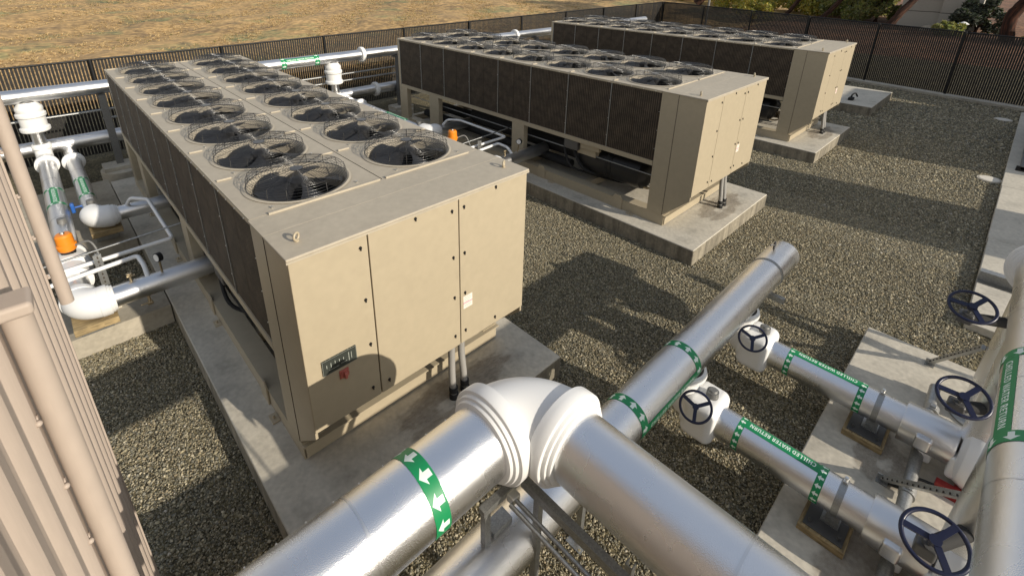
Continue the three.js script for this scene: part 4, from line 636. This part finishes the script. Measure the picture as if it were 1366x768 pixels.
// grey skid on the walkway
{ const t = thing('equipment_skid', 'grey low equipment skid with dark frame on the walkway', 'equipment', [0, 0.1, 0]); part(t, 'tray', [rbox(14.3, 19.0, 0.03, 0.12, 3.42, 5.6, 0.01)], M.steelGrey); part(t, 'housing', [rbox(15.0, 18.8, 0.12, 0.75, 3.62, 5.4, 0.02)], M.steelGrey); for (let k = 0; k < 7; k++) part(t, 'frame_bar', [box(14.9 + k * 0.62, 14.95 + k * 0.62, 0.12, 0.9, 3.46, 3.5)], M.blackMetal); part(t, 'frame_rail', [box(14.88, 18.7, 0.9, 0.94, 3.45, 3.5)], M.blackMetal); part(t, 'kick_rail', [box(14.3, 14.36, 0.0, 0.1, 3.36, 5.6)], M.blackMetal); }
// unseen blocks added out of frame to cast shadow bands across the gravel
[[10.4, 12.2, 4.2, 'tall unseen beige block added to cast the narrow shadow band'], [15.2, 21.4, 3.7, 'tall unseen beige block added to cast the wide shadow band']].forEach(([x0, x1, h, l]) => { const t = thing('added_shadow_block', l, 'enclosure', [0, 0, 0], 'added shadow blocks'); part(t, 'wall', [box(x0, x1, 0, h, 7.0, 9.5)], M.wall); part(t, 'roof', [box(x0 - 0.05, x1 + 0.05, h, h + 0.06, 6.95, 9.55)], M.wall); part(t, 'door', [rbox(x0 + 0.4, x0 + 1.3, 0.05, 2.1, 6.96, 7.0, 0.01)], M.beige); });

// ------------------------------------------------------------------ trees, shrubs and the house beyond the fence
function leaves(n, clumps, size, pal, flat = 1) {
  const pos = [], col = [], nor = [];
  for (let i = 0; i < n; i++) {
    const c = clumps[Math.floor(rnd() * clumps.length)], u = V(rr(-1, 1), rr(-1, 1), rr(-1, 1)); while (u.lengthSq() > 1) u.set(rr(-1, 1), rr(-1, 1), rr(-1, 1)); u.setLength(Math.pow(u.length(), 0.6));
    const p = V(c[0] + u.x * c[3], c[1] + u.y * c[3] * flat, c[2] + u.z * c[3]); if (p.y < 0.05) p.y = 0.05 + rnd() * 0.2;
    const a = V(rr(-1, 1), rr(-1, 1), rr(-1, 1)).normalize(), b = V(rr(-1, 1), rr(-1, 1), rr(-1, 1)).cross(a).normalize(), s = size * rr(0.5, 1.3), k = pal[Math.floor(rnd() * pal.length)], m = rr(0.7, 1.3), N = a.clone().cross(b);
    const q = [p.clone().addScaledVector(a, s), p.clone().addScaledVector(b, s * 0.45), p.clone().addScaledVector(a, -s), p.clone().addScaledVector(b, -s * 0.45)];
    for (const j of [0, 1, 2, 0, 2, 3]) { pos.push(q[j].x, q[j].y, q[j].z); col.push(k[0] * m, k[1] * m, k[2] * m); nor.push(N.x, N.y, N.z); }
  }
  const g = new THREE.BufferGeometry(); g.setAttribute('position', new THREE.Float32BufferAttribute(pos, 3)); g.setAttribute('normal', new THREE.Float32BufferAttribute(nor, 3)); g.setAttribute('color', new THREE.Float32BufferAttribute(col, 3)); return g;
}
function trunkGeo(pts, r0, r1) {
  const c = new THREE.CatmullRomCurve3(pts.map(p => V(...p))), g = new THREE.TubeGeometry(c, 24, 1, 10, false), p = g.attributes.position, n = 11;
  for (let i = 0; i <= 24; i++) { const ctr = c.getPointAt(i / 24), r = r0 + (r1 - r0) * i / 24; for (let j = 0; j < n; j++) { const k = i * n + j, q = V(p.getX(k), p.getY(k), p.getZ(k)).sub(ctr).multiplyScalar(r * (0.88 + 0.24 * hash(i, j % 10, 5))); p.setXYZ(k, ctr.x + q.x, ctr.y + q.y, ctr.z + q.z); } }
  const uv = g.attributes.uv; for (let i = 0; i < uv.count; i++) uv.setXY(i, uv.getY(i) * 2, uv.getX(i) * 6); g.computeVertexNormals(); return g.toNonIndexed();
}
const LIGHT = [[0.40, 0.40, 0.05], [0.50, 0.42, 0.05], [0.30, 0.35, 0.05], [0.58, 0.45, 0.05]], MID = [[0.20, 0.26, 0.05], [0.27, 0.29, 0.06], [0.34, 0.31, 0.07]], DARK = [[0.025, 0.045, 0.02], [0.04, 0.06, 0.025], [0.05, 0.06, 0.02]];
[[61, -22, 3.2, 2.6, MID, 'dull green leafy shrub behind the fence corner'], [56, -16.5, 3.4, 2.6, LIGHT, 'bright yellow green shrub behind the leaning trunks, by the fence corner'], [54, -12.3, 3.0, 2.3, LIGHT, 'bright yellow green shrub between the leaning trunks'], [52, -8.6, 3.0, 2.4, MID, 'soft green shrub beside the siding house'], [46, -14.0, 1.9, 1.7, LIGHT, 'low yellow green shrub in front of the leaning trunks'], [47, 0.0, 2.6, 1.3, DARK, 'dark green shrub at the corner of the siding house'], [44.5, -1.1, 0.9, 0.8, MID, 'small pale shrub beside the garden lamp'], [43.5, 4.6, 2.3, 1.9, LIGHT, 'green shrub beyond the red barked tree'], [66, -30, 3.5, 3.2, MID, 'dull green shrub far beyond the fence corner'], [57, -13.2, 4.2, 3.2, LIGHT, 'tall yellow shrub behind the crooked trees'], [53, -18.5, 3.2, 2.6, LIGHT, 'rounded yellow green shrub beside the heavy dark tree'], [58, -9.2, 4.0, 2.8, MID, 'tall soft green shrub behind the house corner'], [50.5, -6.3, 3.2, 1.7, MID, 'soft green shrub touching the end of the siding house'], [62, -27, 4.0, 3.4, LIGHT, 'yellow green shrub behind the heavy dark tree']].forEach(([x, z, h, r, pal, l]) => {
  const t = thing('shrub', l, 'shrub', [x, 0, z], 'shrubs beyond the fence'), cl_ = []; for (let k = 0; k < 26; k++) { const a = rr(0, 6.3), q = r * Math.sqrt(rnd()); cl_.push([q * Math.cos(a), rr(0.15, 1) * h * (1 - 0.45 * q / r), q * Math.sin(a), rr(0.25, 0.55) * r * 0.6]); }
  part(t, 'foliage', leaves(4200, cl_, 0.17, pal), M.leaf); part(t, 'stem', [trunkGeo([[0, -0.05, 0], [0.1, h * 0.3, 0.1], [-0.1, h * 0.7, 0]], 0.09, 0.02), trunkGeo([[0.1, -0.05, 0.1], [0.5, h * 0.4, -0.3], [0.8, h * 0.75, -0.5]], 0.06, 0.015), trunkGeo([[-0.1, -0.05, -0.1], [-0.5, h * 0.4, 0.4], [-0.8, h * 0.7, 0.7]], 0.06, 0.015)], M.bark);
});
[[45.5, -4.6, [[0, 0, 0], [0.4, 1.2, 0.5], [1.2, 2.6, 1.2], [1.5, 4.5, 1.7], [1.2, 7, 1.9]], 0.27, M.bark, 'leaning brown tree trunk in front of the siding house'], [48, -9.6, [[0, 0, 0], [0.8, 1.6, 0.9], [1.9, 3.4, 1.6], [2.3, 6.5, 1.9]], 0.2, M.bark, 'slim leaning dark tree amid the yellow shrubs'], [50, -12.9, [[0, 0, 0], [0.9, 1.8, 0.8], [2.0, 3.8, 1.2], [2.2, 6.5, 1.5]], 0.19, M.bark, 'dark crooked tree behind the low yellow shrub'], [58, -25, [[0, 0, 0], [0.2, 1.6, 1.2], [0.6, 3.0, 3.2], [1.0, 5, 5]], 0.5, M.bark, 'heavy dark spreading tree by the fence corner'], [43.5, 1.75, [[0, 0, 0], [0.1, 1.4, -0.15], [0.2, 3.0, 0.5], [0.3, 5, 1.2], [0.2, 8, 1.6]], 0.36, M.barkRed, 'thick red barked tree near the garden lamp']].forEach(([x, z, pts, r, mat, l], i) => {
  const t = thing('tree', l, 'tree', [x, 0, z], 'trees beyond the fence'); part(t, 'trunk', trunkGeo(pts, r, r * 0.5), mat);
  const e = pts[pts.length - 1], m = pts[2]; part(t, 'limb', trunkGeo([m, [m[0] - 0.8, m[1] + 0.8, m[2] - 1.4], [m[0] - 1.2, m[1] + 2.2, m[2] - 2.8]], r * 0.45, r * 0.15), mat); part(t, 'limb', trunkGeo([pts[3] || m, [e[0] + 1, e[1] + 0.5, e[2] + 1.6], [e[0] + 1.5, e[1] + 2, e[2] + 2.6]], r * 0.4, r * 0.12), mat);
  const cs = []; for (let k = 0; k < 40; k++) { const a = rr(0, 6.3), q = 3.6 * Math.sqrt(rnd()); cs.push([e[0] + q * Math.cos(a), e[1] + rr(2.5, 6), e[2] + q * Math.sin(a), rr(0.5, 1.1)]); }
  part(t, 'crown', leaves(7000, cs, 0.2, i === 4 ? DARK : MID), M.leaf);
});
{ // house with wide horizontal boards
  const t = thing('siding_house', 'grey house wall of wide horizontal boards beyond the trees', 'house', [48.6, 0, 0]);
  part(t, 'wall_core', [box(0.06, 8, -0.05, 7, -4.6, -0.12)], M.seam);
  for (let k = 0; k < 6; k++) { part(t, 'board', [rbox(0, 0.09, 0.03 + k * 1.12, 1.11 + k * 1.12, -4.6, -2.22, 0.012)], M.siding); part(t, 'board', [rbox(-0.7, 0.09, 0.03 + k * 1.12, 1.11 + k * 1.12, -2.2, -0.1, 0.012)], M.siding); }
  part(t, 'roof', [box(-0.9, 9, 7, 7.2, -5.0, 0.4)], M.bark);
}
{ const t = thing('garden_lamp', 'small white mushroom garden lamp beside the pale shrub', 'lamp', [45.0, 0, -0.55]); part(t, 'stem', rod([0, -0.03, 0], [0, 0.72, 0], 0.035, 0.03, 10), M.steelGrey); part(t, 'shade', [lathe([[0.0, 0.17], [0.14, 0.12], [0.3, 0.02], [0.3, 0], [0.05, 0.02], [0.0, 0.02]], [0, 0.7, 0], [0, 1, 0], 20)], M.pvc); }
{ // rocks by the lamp
  [[46.2, -1.5, 0.5], [46.6, -2.3, 0.42], [45.9, -0.9, 0.36]].forEach(([x, z, s], i) => { const g = new THREE.IcosahedronGeometry(s, 2), p = g.attributes.position; for (let k = 0; k < p.count; k++) { const f = 0.75 + 0.5 * fbm(0.5 + p.getX(k) / s * 0.2 + i * 0.3, 0.5 + (p.getY(k) + p.getZ(k)) / s * 0.2, 6, 3, 31 + i); p.setXYZ(k, p.getX(k) * f * 1.3, p.getY(k) * f * 0.7, p.getZ(k) * f * 1.5); } g.computeVertexNormals(); const t = thing('boulder', ['large pale garden boulder before the siding house', 'pale garden boulder closest to the siding house wall', 'small pale garden boulder beside the garden lamp'][i], 'boulder', [x, s * 0.25, z], 'boulders'); part(t, 'stone', metres(g), M.concreteCut); });
}

renderer.render(scene, camera);
